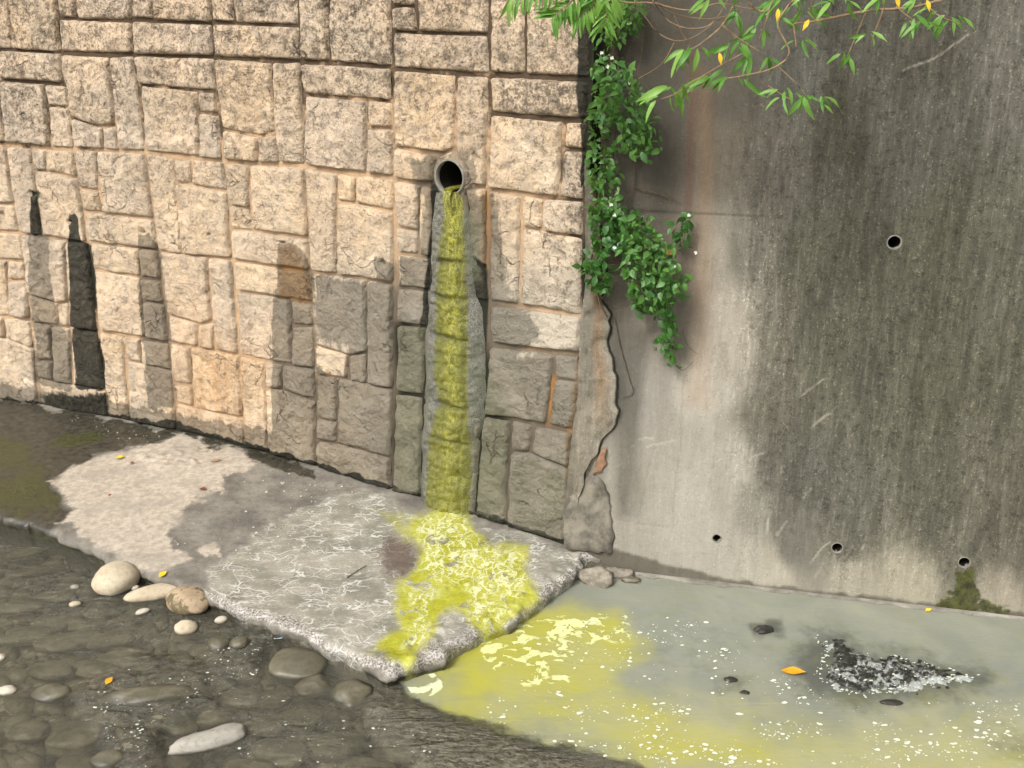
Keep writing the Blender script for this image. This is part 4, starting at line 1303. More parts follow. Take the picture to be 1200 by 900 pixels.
scum = np.maximum(mask(QV, [(240, 668), (280, 640), (320, 615), (360, 600), (400, 580), (455, 578), (490, 600), (480, 650), (505, 690), (480, 750), (445, 785), (400, 770), (320, 735), (262, 705)], 12),
                  mask(QV, [(560, 612), (610, 625), (690, 640), (700, 655), (660, 690), (600, 735), (500, 780), (500, 735), (520, 700), (560, 730), (625, 700), (612, 650), (575, 640)], 7))
brn = mask(QV, [(452, 632), (484, 640), (482, 672), (455, 668), (440, 650)], 14)
rimv = np.maximum(seg_mask(QV, right, 11), seg_mask(QV, front[6:], 6)) * (1 - sk_dark)
apron = mesh_obj('concrete_apron', V, Fq, MATS['apron'], None, True, {'mA': np.stack([dry, mo, yel], 1), 'mB': np.stack([scum, foam, brn], 1), 'mC': np.stack([wetl, rimv, 0 * dry], 1)})
kind(apron, 'structure')

# ------------------------------------------------------------------ riverbed, water
def axis(lo, a, b, hi, fine, coarse):
    return np.concatenate([np.arange(lo, a, coarse), np.arange(a, b, fine), np.arange(b, hi + 1e-6, coarse)])

X, Y = np.meshgrid(axis(-14, -4.2, 3.2, 12, 0.03, 0.4), axis(-10, 1.6, 7.2, 9, 0.03, 0.4))
p3 = np.stack([X, Y, 0 * X], -1)
Q = project(np.stack([X, Y, np.full_like(X, WATER_Z)], -1).reshape(-1, 3))
bar = mask(Q, [(425, 792), (455, 800), (540, 838), (640, 868), (760, 905), (800, 960), (540, 960), (480, 880), (440, 838)], 22).reshape(X.shape)
ahead = (Y > 1.5)
bar = bar * ahead
zb = -0.22 + 0.022 * fbm(p3 * 2.0, 3, 131) + 0.016 * np.abs(fbm(p3 * 6, 3, 133)) + bar * (0.118 + 0.012 * fbm(p3 * np.array([9, 16, 1]), 3, 135))
bed = mesh_obj('riverbed', np.stack([X, Y, zb], -1).reshape(-1, 3), grid_faces(*X.shape), MATS['bed'])
kind(bed, 'structure')

X, Y = np.meshgrid(axis(-14, -4.0, 3.2, 12, 0.0135, 0.3), axis(-10, 1.9, 6.9, 9, 0.0135, 0.3))
p3 = np.stack([X, Y, 0 * X], -1)
flat = np.stack([X, Y, np.full_like(X, WATER_Z)], -1).reshape(-1, 3)
Q = warped(project(flat), flat * np.array([1, 1, 0]), 9.0, 3.5, 230)
front_ok = (flat[:, 1] > 1.0).astype(float)
murk = mask(Q, [(440, 780), (470, 806), (520, 832), (600, 862), (690, 884), (760, 910), (820, 1000), (2500, 1400), (2500, 560), (640, 560), (560, 720), (500, 770)], 14) * front_ok
murk = np.maximum(murk, (flat[:, 0] > 0.9).astype(float) * (1 - front_ok))
Q1 = Q
Q = warped(Q, flat * np.array([1, 1.6, 0]), 26.0, 1.9, 236)
yel = np.maximum.reduce([
    mask(Q, [(490, 782), (530, 762), (565, 738), (610, 714), (650, 704), (700, 714), (728, 738), (734, 770), (740, 800), (700, 830), (640, 830), (590, 825), (540, 812)], 26),
    mask(Q, [(440, 780), (500, 780), (560, 800), (640, 800), (720, 800), (800, 838), (870, 870), (920, 905), (780, 905), (690, 880), (600, 855), (520, 826), (470, 800)], 30) * 0.76,
    mask(Q, [(700, 780), (760, 800), (900, 850), (1210, 860), (1210, 960), (760, 960), (690, 860)], 40) * 0.38]) * front_ok
Q = Q1
foam = np.maximum.reduce([
    mask(Q, [(563, 752), (590, 736), (640, 728), (700, 722), (742, 726), (740, 745), (690, 752), (655, 768), (640, 796), (600, 795), (572, 775)], 12),
    mask(Q, [(465, 790), (510, 780), (520, 800), (495, 818)], 8), mask(Q, [(610, 790), (660, 790), (660, 820), (620, 815)], 8) * 0.8]) * front_ok
turb = np.maximum.reduce([
    mask(Q, [(95, 815), (150, 785), (235, 790), (250, 815), (180, 845), (110, 845)], 14), mask(Q, [(120, 840), (180, 845), (190, 910), (130, 910)], 12),
    mask(Q, [(240, 745), (320, 740), (300, 790), (240, 800)], 14), mask(Q, [(-50, 600), (60, 640), (230, 700), (250, 740), (100, 760), (-50, 700)], 40) * 0.35,
    mask(Q, [(440, 810), (560, 850), (740, 900), (520, 920), (440, 860)], 18) * 0.45, mask(Q, [(280, 800), (420, 830), (440, 900), (280, 900)], 40) * 0.35]) * front_ok
dark = np.maximum.reduce([
    mask(Q, [(915, 780), (945, 745), (985, 740), (1010, 762), (1080, 770), (1160, 790), (1170, 805), (1100, 822), (1000, 822), (950, 812)], 26),
    mask(Q, [(875, 735), (915, 730), (915, 745), (880, 748)], 8), mask(Q, [(840, 790), (880, 790), (880, 825), (835, 825)], 16) * 0.6,
    mask(Q, [(700, 740), (800, 700), (900, 720), (880, 800), (780, 820)], 60) * 0.3,
    mask(Q, [(1150, 860), (1230, 850), (1230, 900), (1160, 895)], 20) * 0.55]) * front_ok
pale = mask(Q, [(720, 830), (900, 830), (1250, 830), (1250, 960), (760, 960)], 45) * 0.7 * front_ok
barw = mask(Q, [(425, 792), (455, 800), (540, 838), (640, 868), (760, 905), (800, 960), (540, 960), (480, 880), (440, 838)], 24) * front_ok
zw = WATER_Z + 0.0012 * fbm(p3 * np.array([4, 9, 1]), 3, 141) * (1 - murk.reshape(X.shape)) + 0.013 * turb.reshape(X.shape) * fbm(p3 * np.array([9, 16, 1]), 3, 143)
water = mesh_obj('water', np.stack([X, Y, zw], -1).reshape(-1, 3), grid_faces(*X.shape), MATS['water'], None, True,
                 {'wA': np.stack([murk, yel, foam], 1), 'wB': np.stack([turb, dark, pale], 1), 'wC': np.stack([barw, barw, barw], 1)})
kind(water, 'structure')

# ------------------------------------------------------------------ stones in the stream
def scatter(poly, n, bias=None):
    poly = np.array(poly, float)
    lo, hi = poly.min(0), poly.max(0)
    out = []
    while len(out) < n:
        p = np.array([rnd.uniform(lo[0], hi[0]), rnd.uniform(lo[1], hi[1])])
        if sdp(p[None], poly)[0] > 0 and (bias is None or rnd.random() < bias(p)):
            out.append(tuple(p))
    return out

def rock_mesh(name, a, b, cz, seed, mat, bump=0.10, angular=0.0):
    nu, nvv = 30, 18
    V = []
    for i in range(nvv + 1):
        th = math.pi * i / nvv
        for j in range(nu):
            ph = 2 * math.pi * j / nu
            V.append((math.sin(th) * math.cos(ph), math.sin(th) * math.sin(ph), math.cos(th)))
    V = np.array(V)
    if angular:
        V = np.sign(V) * np.abs(V) ** (1 - angular)
    nrm = 1 + bump * fbm(V * 1.3 + seed * 5.1, 3, seed) + bump * 0.35 * fbm(V * 4 + seed, 3, seed + 7)
    V = V * nrm[:, None] * np.array([a, b, cz])
    fs = []
    for i in range(nvv):
        for j in range(nu):
            p, q2 = i * nu + j, i * nu + (j + 1) % nu
            fs.append((p, p + nu, q2 + nu, q2))
    return mesh_obj(name, V, np.array(fs), mat)

def rock(px, py, w, h, yaw, mat, label=None, group=None, lift=0.35, bump=0.10, angular=0.0, roll=0.0, name='river_stone', flat=0.8):
    g = ground(px, py, WATER_Z)
    depth = g[1] * CP - (g[2] - CAM_H) * SP
    m = depth / F
    a = w * m / 2
    cz = h * m / 2 * flat
    b = h * m / 2 * 1.15
    o = rock_mesh(name, a, b, cz, int(px * 3 + py) % 997, mat, bump, angular)
    o.location = (g[0], g[1] - 0.0, WATER_Z + cz * (lift))
    o.rotation_euler = (R(roll), R(roll * 0.4), R(yaw))
    tag(o, label, 'stone', group)
    return o

MT = MATS
rock(138, 687, 54, 38, 32, MT['tan'], 'upright egg-shaped tan stone standing at the apron edge, leftmost of the three big dry stones', lift=0.55, flat=1.0, bump=0.06)
rock(181, 698, 68, 22, 22, MT['tan'], 'long flat tan stone lying between the egg-shaped stone and the mossy stone', lift=0.45, bump=0.07)
rock(221, 711, 56, 34, -18, MT['mossy'], 'rounded brown stone with mossy left end touching the apron', lift=0.5, flat=0.95, bump=0.08)
rock(218, 738, 27, 19, 0, MT['tan'], 'small round tan stone alone just below the mossy brown stone', lift=0.4)
rock(259, 728, 15, 10, 30, MT['pale'], 'small pale pebble right of the round tan stone, near the apron edge', lift=0.4)
rock(167, 718, 17, 8, 30, MT['pale'], 'slim pale pebble below the long flat stone', lift=0.4)
rock(88, 709, 14, 8, 10, MT['tan'], 'small tan pebble left of the egg-shaped stone, lower of two', lift=0.4)
rock(88, 689, 11, 7, 0, MT['ashy'], 'small grey pebble left of the egg-shaped stone, upper of two', lift=0.4)
rock(159, 690, 9, 7, 20, MT['pale'], 'tiny pale pebble wedged between the egg-shaped and the long flat stone', lift=0.6)
rock(183, 683, 12, 6, 0, MT['ashy'], 'tiny grey pebble behind the long flat stone at the apron', lift=0.5)
rock(8, 811, 24, 13, 5, MT['pale'], 'whitish flat pebble at the left edge of the stream', lift=0.45)
rock(1, 772, 12, 10, 0, MT['pale'], 'pale pebble cut by the left picture edge', lift=0.4)
rock(243, 870, 82, 24, 22, MT['ashy'], 'long angular grey-white stone in the lower stream', lift=0.35, bump=0.16, angular=0.25)
rock(350, 778, 68, 50, -10, MT['slick'], 'large smooth wet brown stone barely breaking the water below the apron', lift=-0.25, flat=0.5, bump=0.12, angular=0.2)
rock(368, 802, 44, 30, 10, MT['slick'], 'wet brown stone right below the large smooth wet stone', lift=-0.3, flat=0.5, bump=0.18)
rock(412, 812, 50, 40, -15, MT['slick'], 'round wet stone off the front corner of the apron', lift=-0.3, flat=0.5, bump=0.18)
rock(256, 754, 26, 22, 0, MT['slick'], 'wet grey stone half sunk beside the ripples', lift=-0.1, flat=0.7)
rock(281, 753, 24, 18, 20, MT['slick'], 'wet brown stone half sunk right of its grey neighbour', lift=-0.1, flat=0.7)
rock(175, 812, 120, 34, 8, MT['slick'], 'broad dark rock under the ripples in mid stream', lift=-0.55, flat=0.7, bump=0.22)
rock(60, 811, 44, 26, 0, MT['slick'], 'grey wet stone right of the whitish flat pebble', lift=-0.2, flat=0.6)
rock(126, 889, 38, 24, 10, MT['slick'], 'pale wet stone at the bottom left of the stream', lift=-0.2, flat=0.6)
sub = [(75, 746, 46, 20), (60, 774, 56, 26), (112, 772, 54, 24), (85, 848, 64, 40), (90, 884, 56, 30), (212, 780, 84, 36), (150, 760, 72, 28), (240, 792, 66, 28),
       (310, 838, 54, 28), (330, 868, 66, 32), (392, 856, 74, 38), (30, 845, 50, 28), (26, 880, 46, 26), (80, 740, 76, 22), (30, 735, 60, 22), (130, 740, 50, 20),
       (20, 700, 60, 20), (60, 690, 44, 16), (40, 660, 60, 16), (100, 722, 44, 18), (200, 835, 60, 30), (190, 885, 60, 30), (290, 890, 60, 28), (290, 805, 70, 26),
       (350, 830, 54, 26), (430, 890, 70, 34), (470, 870, 50, 26), (20, 640, 60, 14), (250, 830, 40, 22), (150, 865, 40, 26), (320, 810, 36, 20), (60, 720, 50, 18)]
for x, y, w, h in sub:
    rock(x, y + 4, w, h, rnd.uniform(-20, 25), MT['dim'], 'dim brown stone lying under the clear stream water', 'stones under the clear stream water', lift=rnd.uniform(-1.5, -1.15), flat=0.6, bump=rnd.uniform(0.12, 0.24), angular=rnd.choice([0, 0.15, 0.3]))

# loose gravel of the bed, too small to tell apart
V, fs, n0 = [], [], 0
for px, py in scatter([(-60, 640), (60, 640), (235, 715), (400, 780), (470, 830), (540, 920), (-60, 920)], 1500):
    g = ground(px, py, -0.2)
    r = 0.014 + 0.045 * rnd.random() ** 2
    th = rnd.uniform(0, 6.28)
    ca, sa_ = math.cos(th), math.sin(th)
    ring_ = []
    for lev, (rr, zz_) in enumerate([(1.0, -0.3), (0.95, 0.25), (0.55, 0.62)]):
        for j in range(7):
            a = 2 * math.pi * j / 7
            q_ = rr * rnd.uniform(0.75, 1.2)
            x, y = 1.35 * r * q_ * math.cos(a), 0.9 * r * q_ * math.sin(a)
            V.append((g[0] + x * ca - y * sa_, g[1] + x * sa_ + y * ca, -0.205 + zz_ * r))
    V.append((g[0], g[1], -0.205 + 0.7 * r))
    for lev in range(2):
        for j in range(7):
            a_, b_ = n0 + lev * 7 + j, n0 + lev * 7 + (j + 1) % 7
            fs += [(a_, b_, b_ + 7), (a_, b_ + 7, a_ + 7)]
    for j in range(7):
        fs.append((n0 + 14 + j, n0 + 14 + (j + 1) % 7, n0 + 21))
    n0 += 22
kind(mesh_obj('bed_gravel', np.array(V), np.array(fs), MATS['dim']), 'stuff')['label'] = 'brown gravel covering the bed of the clear stream'

# dark shoal in the pool
shoal = thing('dark_shoal', 'black pebbly shoal ringed with white froth in the grey pool', 'shoal', tuple(ground(1040, 785, WATER_Z)))
X, Y = np.meshgrid(np.linspace(-0.62, 0.62, 130), np.linspace(-0.24, 0.24, 60))
g0 = ground(1045, 786, WATER_Z)
flat = np.stack([X + g0[0], Y + g0[1], 0 * X + WATER_Z], -1)
Qs = project(flat.reshape(-1, 3))
body = mask(Qs, [(955, 745), (985, 742), (1015, 762), (1060, 768), (1120, 782), (1155, 794), (1130, 805), (1060, 815), (1010, 818), (975, 810), (960, 795), (972, 775)], 16).reshape(X.shape)
frv = np.maximum(seg_mask(Qs, [(958, 748), (972, 760), (966, 775), (955, 788), (968, 800), (985, 812), (1010, 816), (1030, 812), (1060, 808), (1100, 800), (1140, 795)], 5), 0.35 * mask(Qs, [(985, 765), (1050, 770), (1150, 794), (1080, 812), (990, 812), (965, 785)], 6))
p3 = flat.copy()
hgt = (body - 0.42) * 0.036 + 0.010 * fbm(p3 * 30, 3, 151) + 0.006 * fbm(p3 * 70, 2, 152) - 0.010
adopt(mesh_obj('shoal_bed', np.stack([flat[..., 0], flat[..., 1], WATER_Z + np.clip(hgt, -0.05, 0.05)], -1).reshape(-1, 3), grid_faces(*X.shape), MATS['shoal'], None, True, {'fA': np.repeat(frv[:, None], 3, 1)}), shoal)

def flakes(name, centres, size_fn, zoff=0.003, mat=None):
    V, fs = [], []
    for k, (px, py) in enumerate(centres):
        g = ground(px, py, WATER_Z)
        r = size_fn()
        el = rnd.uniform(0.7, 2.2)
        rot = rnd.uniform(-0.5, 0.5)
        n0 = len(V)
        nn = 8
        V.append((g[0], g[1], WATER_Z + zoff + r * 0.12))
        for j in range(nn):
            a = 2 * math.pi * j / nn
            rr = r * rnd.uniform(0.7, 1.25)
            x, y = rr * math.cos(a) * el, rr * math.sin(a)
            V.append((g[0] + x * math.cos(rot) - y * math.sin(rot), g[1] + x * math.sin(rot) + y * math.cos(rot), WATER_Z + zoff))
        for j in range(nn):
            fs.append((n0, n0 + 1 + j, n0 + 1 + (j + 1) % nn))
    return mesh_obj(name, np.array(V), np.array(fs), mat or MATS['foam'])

pool = [(640, 735), (750, 715), (880, 740), (930, 800), (1000, 828), (1200, 820), (1200, 900), (760, 900), (640, 868), (560, 840), (600, 800)]
cl = lambda p: 0.08 + 0.92 * (float(vnoise(np.array([p[0] / 45, p[1] / 22, 3.0]), 5)) > 0.05)
kind(flakes('foam_fleck', scatter(pool, 900, cl), lambda: 0.0016 + 0.0068 * rnd.random() ** 4.0), 'stuff')['label'] = 'white foam flecks drifting on the yellow and grey pool'
ring = [(958, 748), (972, 760), (966, 775), (955, 788), (968, 800), (985, 812), (1010, 816), (1030, 812), (1060, 808), (1100, 800), (1140, 795)]
rp_ = resample(np.array(ring, float), np.linspace(0, 1, 110))
fr_pts = [(x + rnd.gauss(0, 4), y + rnd.gauss(0, 1.8)) for x, y in rp_]
fr_pts += scatter([(985, 765), (1050, 770), (1150, 794), (1080, 812), (990, 812), (965, 785)], 120, lambda p: 0.05 + (float(fbm(np.array([p[0] / 14, p[1] / 7, 1.0]), 3, 8)) > 0.1))
o = flakes('froth', fr_pts, lambda: 0.0016 + 0.0042 * rnd.random() ** 2.2, 0.011)
adopt(kind(o, 'stuff'), shoal)
bubble_glints = scatter([(95, 815), (150, 785), (235, 790), (250, 815), (180, 845), (190, 900), (140, 900), (110, 845)], 90) + scatter([(240, 745), (320, 745), (300, 795), (240, 800)], 70) + scatter([(280, 810), (430, 830), (560, 880), (560, 900), (280, 900)], 40)  # white flecks: bubbles, and ripple glints put in as colour
kind(flakes('stream_bubble_glint', bubble_glints, lambda: 0.0014 + 0.0035 * rnd.random() ** 3, 0.006), 'stuff')['label'] = 'tiny white flecks for bubbles and painted glints on the ripples of the clear stream'
# white scum line along the foot of the concrete wall
V, nn = [], 420
for i in range(nn):
    u = RW.hit(722, 668)[0] + (RW.hit(1230, 727)[0] - RW.hit(722, 668)[0]) * i / (nn - 1)
    w = 0.006 + 0.012 * max(0, 0.5 + float(fbm(np.array([u * 14, 0, 0]), 3, 161)))
    zc = WATER_Z
    for o_, dz in ((-0.005, 0.010), (0.008, 0.008), (0.010 + w, 0.003), (0.012 + w, -0.003)):
        V.append(RW.P(np.array([u]), np.array([zc]), np.array([o_]))[0] + np.array([0, 0, dz]))
o = mesh_obj('scum_line', np.array(V), grid_faces(nn, 4), MATS['ashy'])
tag(o, 'thin whitish scum line on the water along the concrete wall', 'foam')

rock(895, 739, 24, 12, 0, MT['black'], 'small black rock poking out of the grey pool near the concrete wall', lift=0.2, bump=0.25)
rock(1043, 824, 26, 8, 0, MT['black'], 'black pebble on the near side of the frothy shoal', lift=0.2, bump=0.2)
rock(856, 797, 16, 8, 0, MT['black'], 'small black stone left of the floating orange leaf', lift=0.05, bump=0.2)
rock(873, 812, 12, 6, 0, MT['black'], 'tiny black stone below left of the orange leaf', lift=0.0, bump=0.2)

# rubble in the notch between apron and concrete wall
for x, y, w, h, yaw, mt, lb in [
    (697, 680, 44, 24, -25, MT['rubble'], 'pale broken concrete chunk in the notch at the apron end'),
    (724, 674, 34, 14, -15, MT['rubble'], 'flat rubble piece against the foot of the concrete wall'),
    (676, 672, 26, 16, 20, MT['rubble'], 'rough rubble lump under the cement patch'),
    (739, 681, 22, 8, -8, MT['slick'], 'dark wet rubble sliver by the wall foot'),
    (710, 664, 24, 14, 10, MT['slick'], 'dark damp rubble piece under the cement lump')]:
    rock(x, y, w, h, yaw, mt, lb, lift=0.35, bump=0.24, angular=0.25, name='rubble_chunk')

# ------------------------------------------------------------------ leaves and litter
def leaf_verts(L=1.0, W=0.26, droop=0.35, fold=0.10, nseg=7, serr=0.0):
    V, fs = [], []
    for i in range(nseg + 1):
        t = i / nseg
        w = W * (math.sin(math.pi * min(1, t * 0.96 + 0.02)) ** 0.8) * (1.25 - 0.55 * t) * 0.9
        x = L * t
        z = -droop * L * t * t
        wv = 0.02 * math.sin(t * 9)
        V += [(x, -w, z + fold * w * 1.5 + wv), (x, 0, z), (x, w, z + fold * w * 1.5 - wv)]
    for i in range(nseg):
        a = i * 3
        fs += [(a, a + 3, a + 4, a + 1), (a + 1, a + 4, a + 5, a + 2)]
    return np.array(V), np.array(fs)

def leaf_data(name, mat, **kw):
    V, fs = leaf_verts(**kw)
    o = mesh_obj(name, V, fs, mat)
    me = o.data
    bpy.data.objects.remove(o)
    return me

def basis(d, nrm, roll=0.0):
    d = Vector(d).normalized()
    n = Vector(nrm)
    n = (n - d * n.dot(d))
    if n.length < 1e-3:
        n = Vector((0, 0, 1)) - d * d.z
    n.normalize()
    if roll:
        n = Matrix.Rotation(roll, 3, d) @ n
    y = n.cross(d)
    return Matrix(((d.x, y.x, n.x), (d.y, y.y, n.y), (d.z, y.z, n.z)))

def put_leaf(me, name, pos, d, nrm, L, parent, roll=0.0, wid=1.0):
    M = basis(d, nrm, roll)
    o = bpy.data.objects.new(name, me)
    o.matrix_world = Matrix.Translation(Vector(pos)) @ M.to_4x4() @ Matrix.Diagonal((L, L * wid, L, 1))
    COL.objects.link(o)
    adopt(o, parent)
    return o

def tube_path(pts, r0, r1, seg=6, sub=5):
    pts = [Vector(p) for p in pts]
    P = []
    n = len(pts)
    for i in range(n - 1):
        p0, p1, p2, p3_ = pts[max(i - 1, 0)], pts[i], pts[i + 1], pts[min(i + 2, n - 1)]
        for k in range(sub):
            t = k / sub
            P.append(0.5 * ((2 * p1) + (p2 - p0) * t + (2 * p0 - 5 * p1 + 4 * p2 - p3_) * t * t + (3 * p1 - p0 - 3 * p2 + p3_) * t ** 3))
    P.append(pts[-1])
    V = []
    for i, p in enumerate(P):
        d = (P[min(i + 1, len(P) - 1)] - P[max(i - 1, 0)]).normalized()
        a = d.orthogonal().normalized()
        b = d.cross(a)
        r = r0 + (r1 - r0) * i / (len(P) - 1)
        for j in range(seg):
            an = 2 * math.pi * j / seg
            V.append(tuple(p + a * (r * math.cos(an)) + b * (r * math.sin(an))))
    fs = []
    for i in range(len(P) - 1):
        for j in range(seg):
            q = i * seg + j
            q2 = i * seg + (j + 1) % seg
            fs.append((q, q2, q2 + seg, q + seg))
    return np.array(V), np.array(fs), P

def tubes(name, paths, mat, parent):
    VV, FF, n0 = [], [], 0
    for pts, r0, r1 in paths:
        V, f, _ = tube_path(pts, r0, r1)
        VV.append(V)
        FF.append(f + n0)
        n0 += len(V)
    return adopt(mesh_obj(name, np.vstack(VV), np.vstack(FF), mat), parent)

LEAF = [leaf_data('leaf_long_a', MATS['leafA'], W=0.125, droop=0.30, fold=0.14),
        leaf_data('leaf_long_b', MATS['leafA'], W=0.14, droop=0.55, fold=0.2),
        leaf_data('leaf_long_c', MATS['leafA'], W=0.11, droop=0.15, fold=0.25)]
LEAFY = leaf_data('leaf_long_yellow', MATS['leafY'], W=0.22, droop=0.3)
VLEAF = [leaf_data('leaf_vine_a', MATS['leafB'], W=0.34, droop=0.25, fold=0.15, nseg=5),
         leaf_data('leaf_vine_b', MATS['leafB'], W=0.28, droop=0.45, fold=0.2, nseg=5)]

VDEAD = leaf_data('leaf_vine_dead', m_plain('dead_leaf', alb(120, 96, 54), alb(160, 134, 72), 40, 0.8, 0.3), W=0.26, droop=0.6, fold=0.4, nseg=5)

# branches hanging down from the bank above the concrete wall
branch = thing('overhanging_branch', 'thin brown branches with bright green lance leaves hanging before the concrete wall', 'branch', (1.3, 4.6, 3.28))
YB = 4.02
def B(px, py, dy=0.0):
    return at_y(px, py, YB + dy)
paths = [
    ([(1.75, 4.75, 3.3), (1.7, 4.4, 3.25), B(1130, -30, .1), B(1085, 5, .05), B(1015, 13), B(960, 24), B(930, 28)], 0.007, 0.004),
    ([B(1015, 13), B(1005, 38), B(993, 66)], 0.0035, 0.002), ([B(1036, 9), B(1028, 30), B(1022, 46)], 0.0035, 0.002),
    ([B(930, 28), B(932, 45), B(933, 55)], 0.0035, 0.002), ([(1.2, 4.7, 3.3), B(960, -40), B(925, 5), B(912, 30), B(925, 62), B(905, 80), B(875, 88), B(850, 92)], 0.005, 0.0025),
    ([B(912, 78), B(930, 95), B(943, 110)], 0.003, 0.002), ([B(900, 100, .02), B(918, 112, .02), B(930, 118)], 0.0025, 0.0015),
    ([(1.0, 4.7, 3.3), B(880, -40, .1), B(860, 5, .05), B(846, 30), B(820, 52), B(800, 62)], 0.005, 0.0025), ([B(846, 30), B(870, 48), B(890, 60)], 0.003, 0.002),
    ([B(875, 60, .05), B(830, 85, .05), B(795, 108, .03), B(775, 116)], 0.003, 0.002),
    ([B(1085, 5, .05), B(1100, 18), B(1125, 28)], 0.003, 0.002), ([B(1050, 8, .02), B(1065, 20), B(1078, 28)], 0.003, 0.002),
    # bare looping twigs
    ([(0.72, 4.7, 3.3), B(765, -30, .1), B(775, 15, .1), B(800, 32, .1), B(830, 30, .1), B(850, 5, .1), B(865, -30, .1)], 0.003, 0.002),
    ([(0.66, 4.72, 3.3), B(742, -30, .15), B(760, 25, .15), B(785, 46, .15), B(812, 44, .15), B(842, 22, .15)], 0.003, 0.0015),
    ([(0.9, 4.7, 3.3), B(720, -20, .12), B(770, 4, .12), B(810, 12, .12), B(842, 4, .12), B(880, 10, .12), B(905, 4, .1)], 0.0035, 0.002),
    ([B(770, 4, .12), B(790, 16, .14), B(830, 22, .14), B(870, 14, .14)], 0.0025, 0.0015),
    ([B(842, 22, .15), B(858, 40, .15), B(866, 52, .12)], 0.0025, 0.0015), ([B(790, 18, .1), B(800, 40, .12), B(806, 48, .12)], 0.002, 0.001),
    ([(0.9, 4.7, 3.3), B(880, -30), B(878, 0), B(888, 12), B(902, 10), B(912, -20)], 0.004, 0.003),
    ([B(902, 10), B(896, 30), B(890, 45)], 0.003, 0.002), ([B(960, 24), B(950, 10), B(962, -20)], 0.003, 0.003),
    ([B(790, 50, .2), B(775, 75, .2), B(748, 92, .2)], 0.002, 0.001), ([B(812, 44, .15), B(800, 70, .18), B(792, 85, .18)], 0.0018, 0.001),
]
tubes('twigs', paths, MATS['twig'], branch)
clusters = [ # centre, spread to the left/right, number, length in pixels, droop
    (812, 62, 26, 9, 30), (866, 56, 26, 9, 30), (888, 72, 24, 9, 30), (850, 94, 36, 13, 32), (786, 108, 24, 10, 34), (778, 122, 14, 5, 28), (895, 40, 22, 8, 26), (936, 54, 14, 7, 24),
    (930, 118, 24, 10, 26), (955, 120, 18, 7, 28), (918, 112, 14, 5, 22), (990, 68, 12, 8, 20), (1022, 44, 12, 6, 24), (1074, 28, 20, 9, 24), (1116, 26, 20, 9, 26), (1100, 20, 12, 4, 24), (833, 6, 16, 6, 24),
    (862, 18, 12, 5, 22), (918, 6, 26, 11, 28), (938, 18, 22, 9, 28), (985, 6, 16, 7, 24), (1080, 4, 20, 6, 22), (1036, 2, 16, 5, 22), (905, 22, 16, 6, 26), (1000, -6, 20, 6, 26), (880, -10, 30, 8, 30), (950, -10, 30, 8, 30), (1094, 16, 10, 4, 20)]
n_leaf = 0
for cx, cy, sp, nl, lp in clusters:
    dy0 = rnd.uniform(-0.08, 0.08)
    for k in range(max(3, int(nl * 0.8))):
        ox = rnd.choice((-1, 0, 1)) * sp * 0.5 + rnd.gauss(0, 2.5)
        oy = rnd.gauss(0, 2.5) + abs(ox) * 0.10
        p = B(cx + ox, cy - 6 + oy, dy0 + rnd.uniform(-.04, .04))
        side = np.clip(ox / sp * 1.2 + rnd.uniform(-1.1, 0.9), -1.5, 1.5)
        d = Vector((side, rnd.uniform(-0.75, 0.15), -0.25 - rnd.random() * 0.6))
        L = lp * rnd.uniform(0.55, 1.05) * (YB / F) * 1.0
        put_leaf(rnd.choice(LEAF), 'leaf', p, d, (rnd.gauss(0, .3), -0.75, 0.75), L, branch, rnd.gauss(0, .45))
        n_leaf += 1
for x, y in [(912, 16), (843, 68), (948, 29), (1086, 6), (1050, 2)]:
    put_leaf(LEAFY, 'yellow_leaf', B(x, y - 6, -.03), (rnd.uniform(-.5, .5), -0.3, -0.8), (0, -1, .4), 0.042, branch)
for x0, y0 in [(1300, -30)]:
    pass

# fronds at the top in front of the stone wall
frond = thing('overhanging_frond', 'green pinnate fronds drooping over the top of the stone wall', 'branch', (0.35, 4.7, 3.28))
YF = 4.15
def Bf(px, py, dy=0.0):
    return at_y(px, py, YF + dy)
fpaths = [([(0.35, 4.75, 3.3), Bf(690, -60, .1), Bf(660, -22), Bf(625, -8), Bf(596, 0)], 0.004, 0.0015), ([(0.4, 4.75, 3.3), Bf(705, -50, .1), Bf(685, -12), Bf(662, 8), Bf(648, 20)], 0.004, 0.0015),
          ([(0.42, 4.75, 3.3), Bf(715, -50, .1), Bf(704, -10), Bf(690, 12), Bf(674, 22)], 0.004, 0.0015), ([(0.45, 4.75, 3.3), Bf(730, -50, .1), Bf(720, -10), Bf(712, 14), Bf(708, 30)], 0.004, 0.0015)]
tubes('frond_stems', fpaths, MATS['twig'], frond)
for pts, _, _ in fpaths:
    _, _, P = tube_path(pts[1:], .003, .002, 6, 6)
    for k, p in enumerate(P[3:]):
        for sgn in (-1, 1):
            dirn = (P[min(k + 4, len(P) - 1)] - P[k + 2]).normalized()
            sd = dirn.cross(Vector((0, -1, 0.2))).normalized() * sgn
            d = dirn * 0.55 + sd * 0.8 + Vector((0, -0.2, -0.25))
            put_leaf(rnd.choice(LEAF), 'leaflet', p, d, (rnd.gauss(0, .2), -0.7, 0.7), rnd.uniform(0.06, 0.095), frond, rnd.gauss(0, .3), 0.9)

# ------------------------------------------------------------------ climbing vines with small white flowers
def leaf_batch(me, items, name, mat):
    V0 = np.array([v.co[:] for v in me.vertices])
    F0 = np.array([list(p.vertices) for p in me.polygons])
    VV, FF = [], []
    for k, (p, d, nn_, L, roll) in enumerate(items):
        M = np.array(basis(d, nn_, roll))
        VV.append((V0 * L) @ M.T + np.array(p))
        FF.append(F0 + k * len(V0))
    return mesh_obj(name, np.vstack(VV), np.vstack(FF), mat)

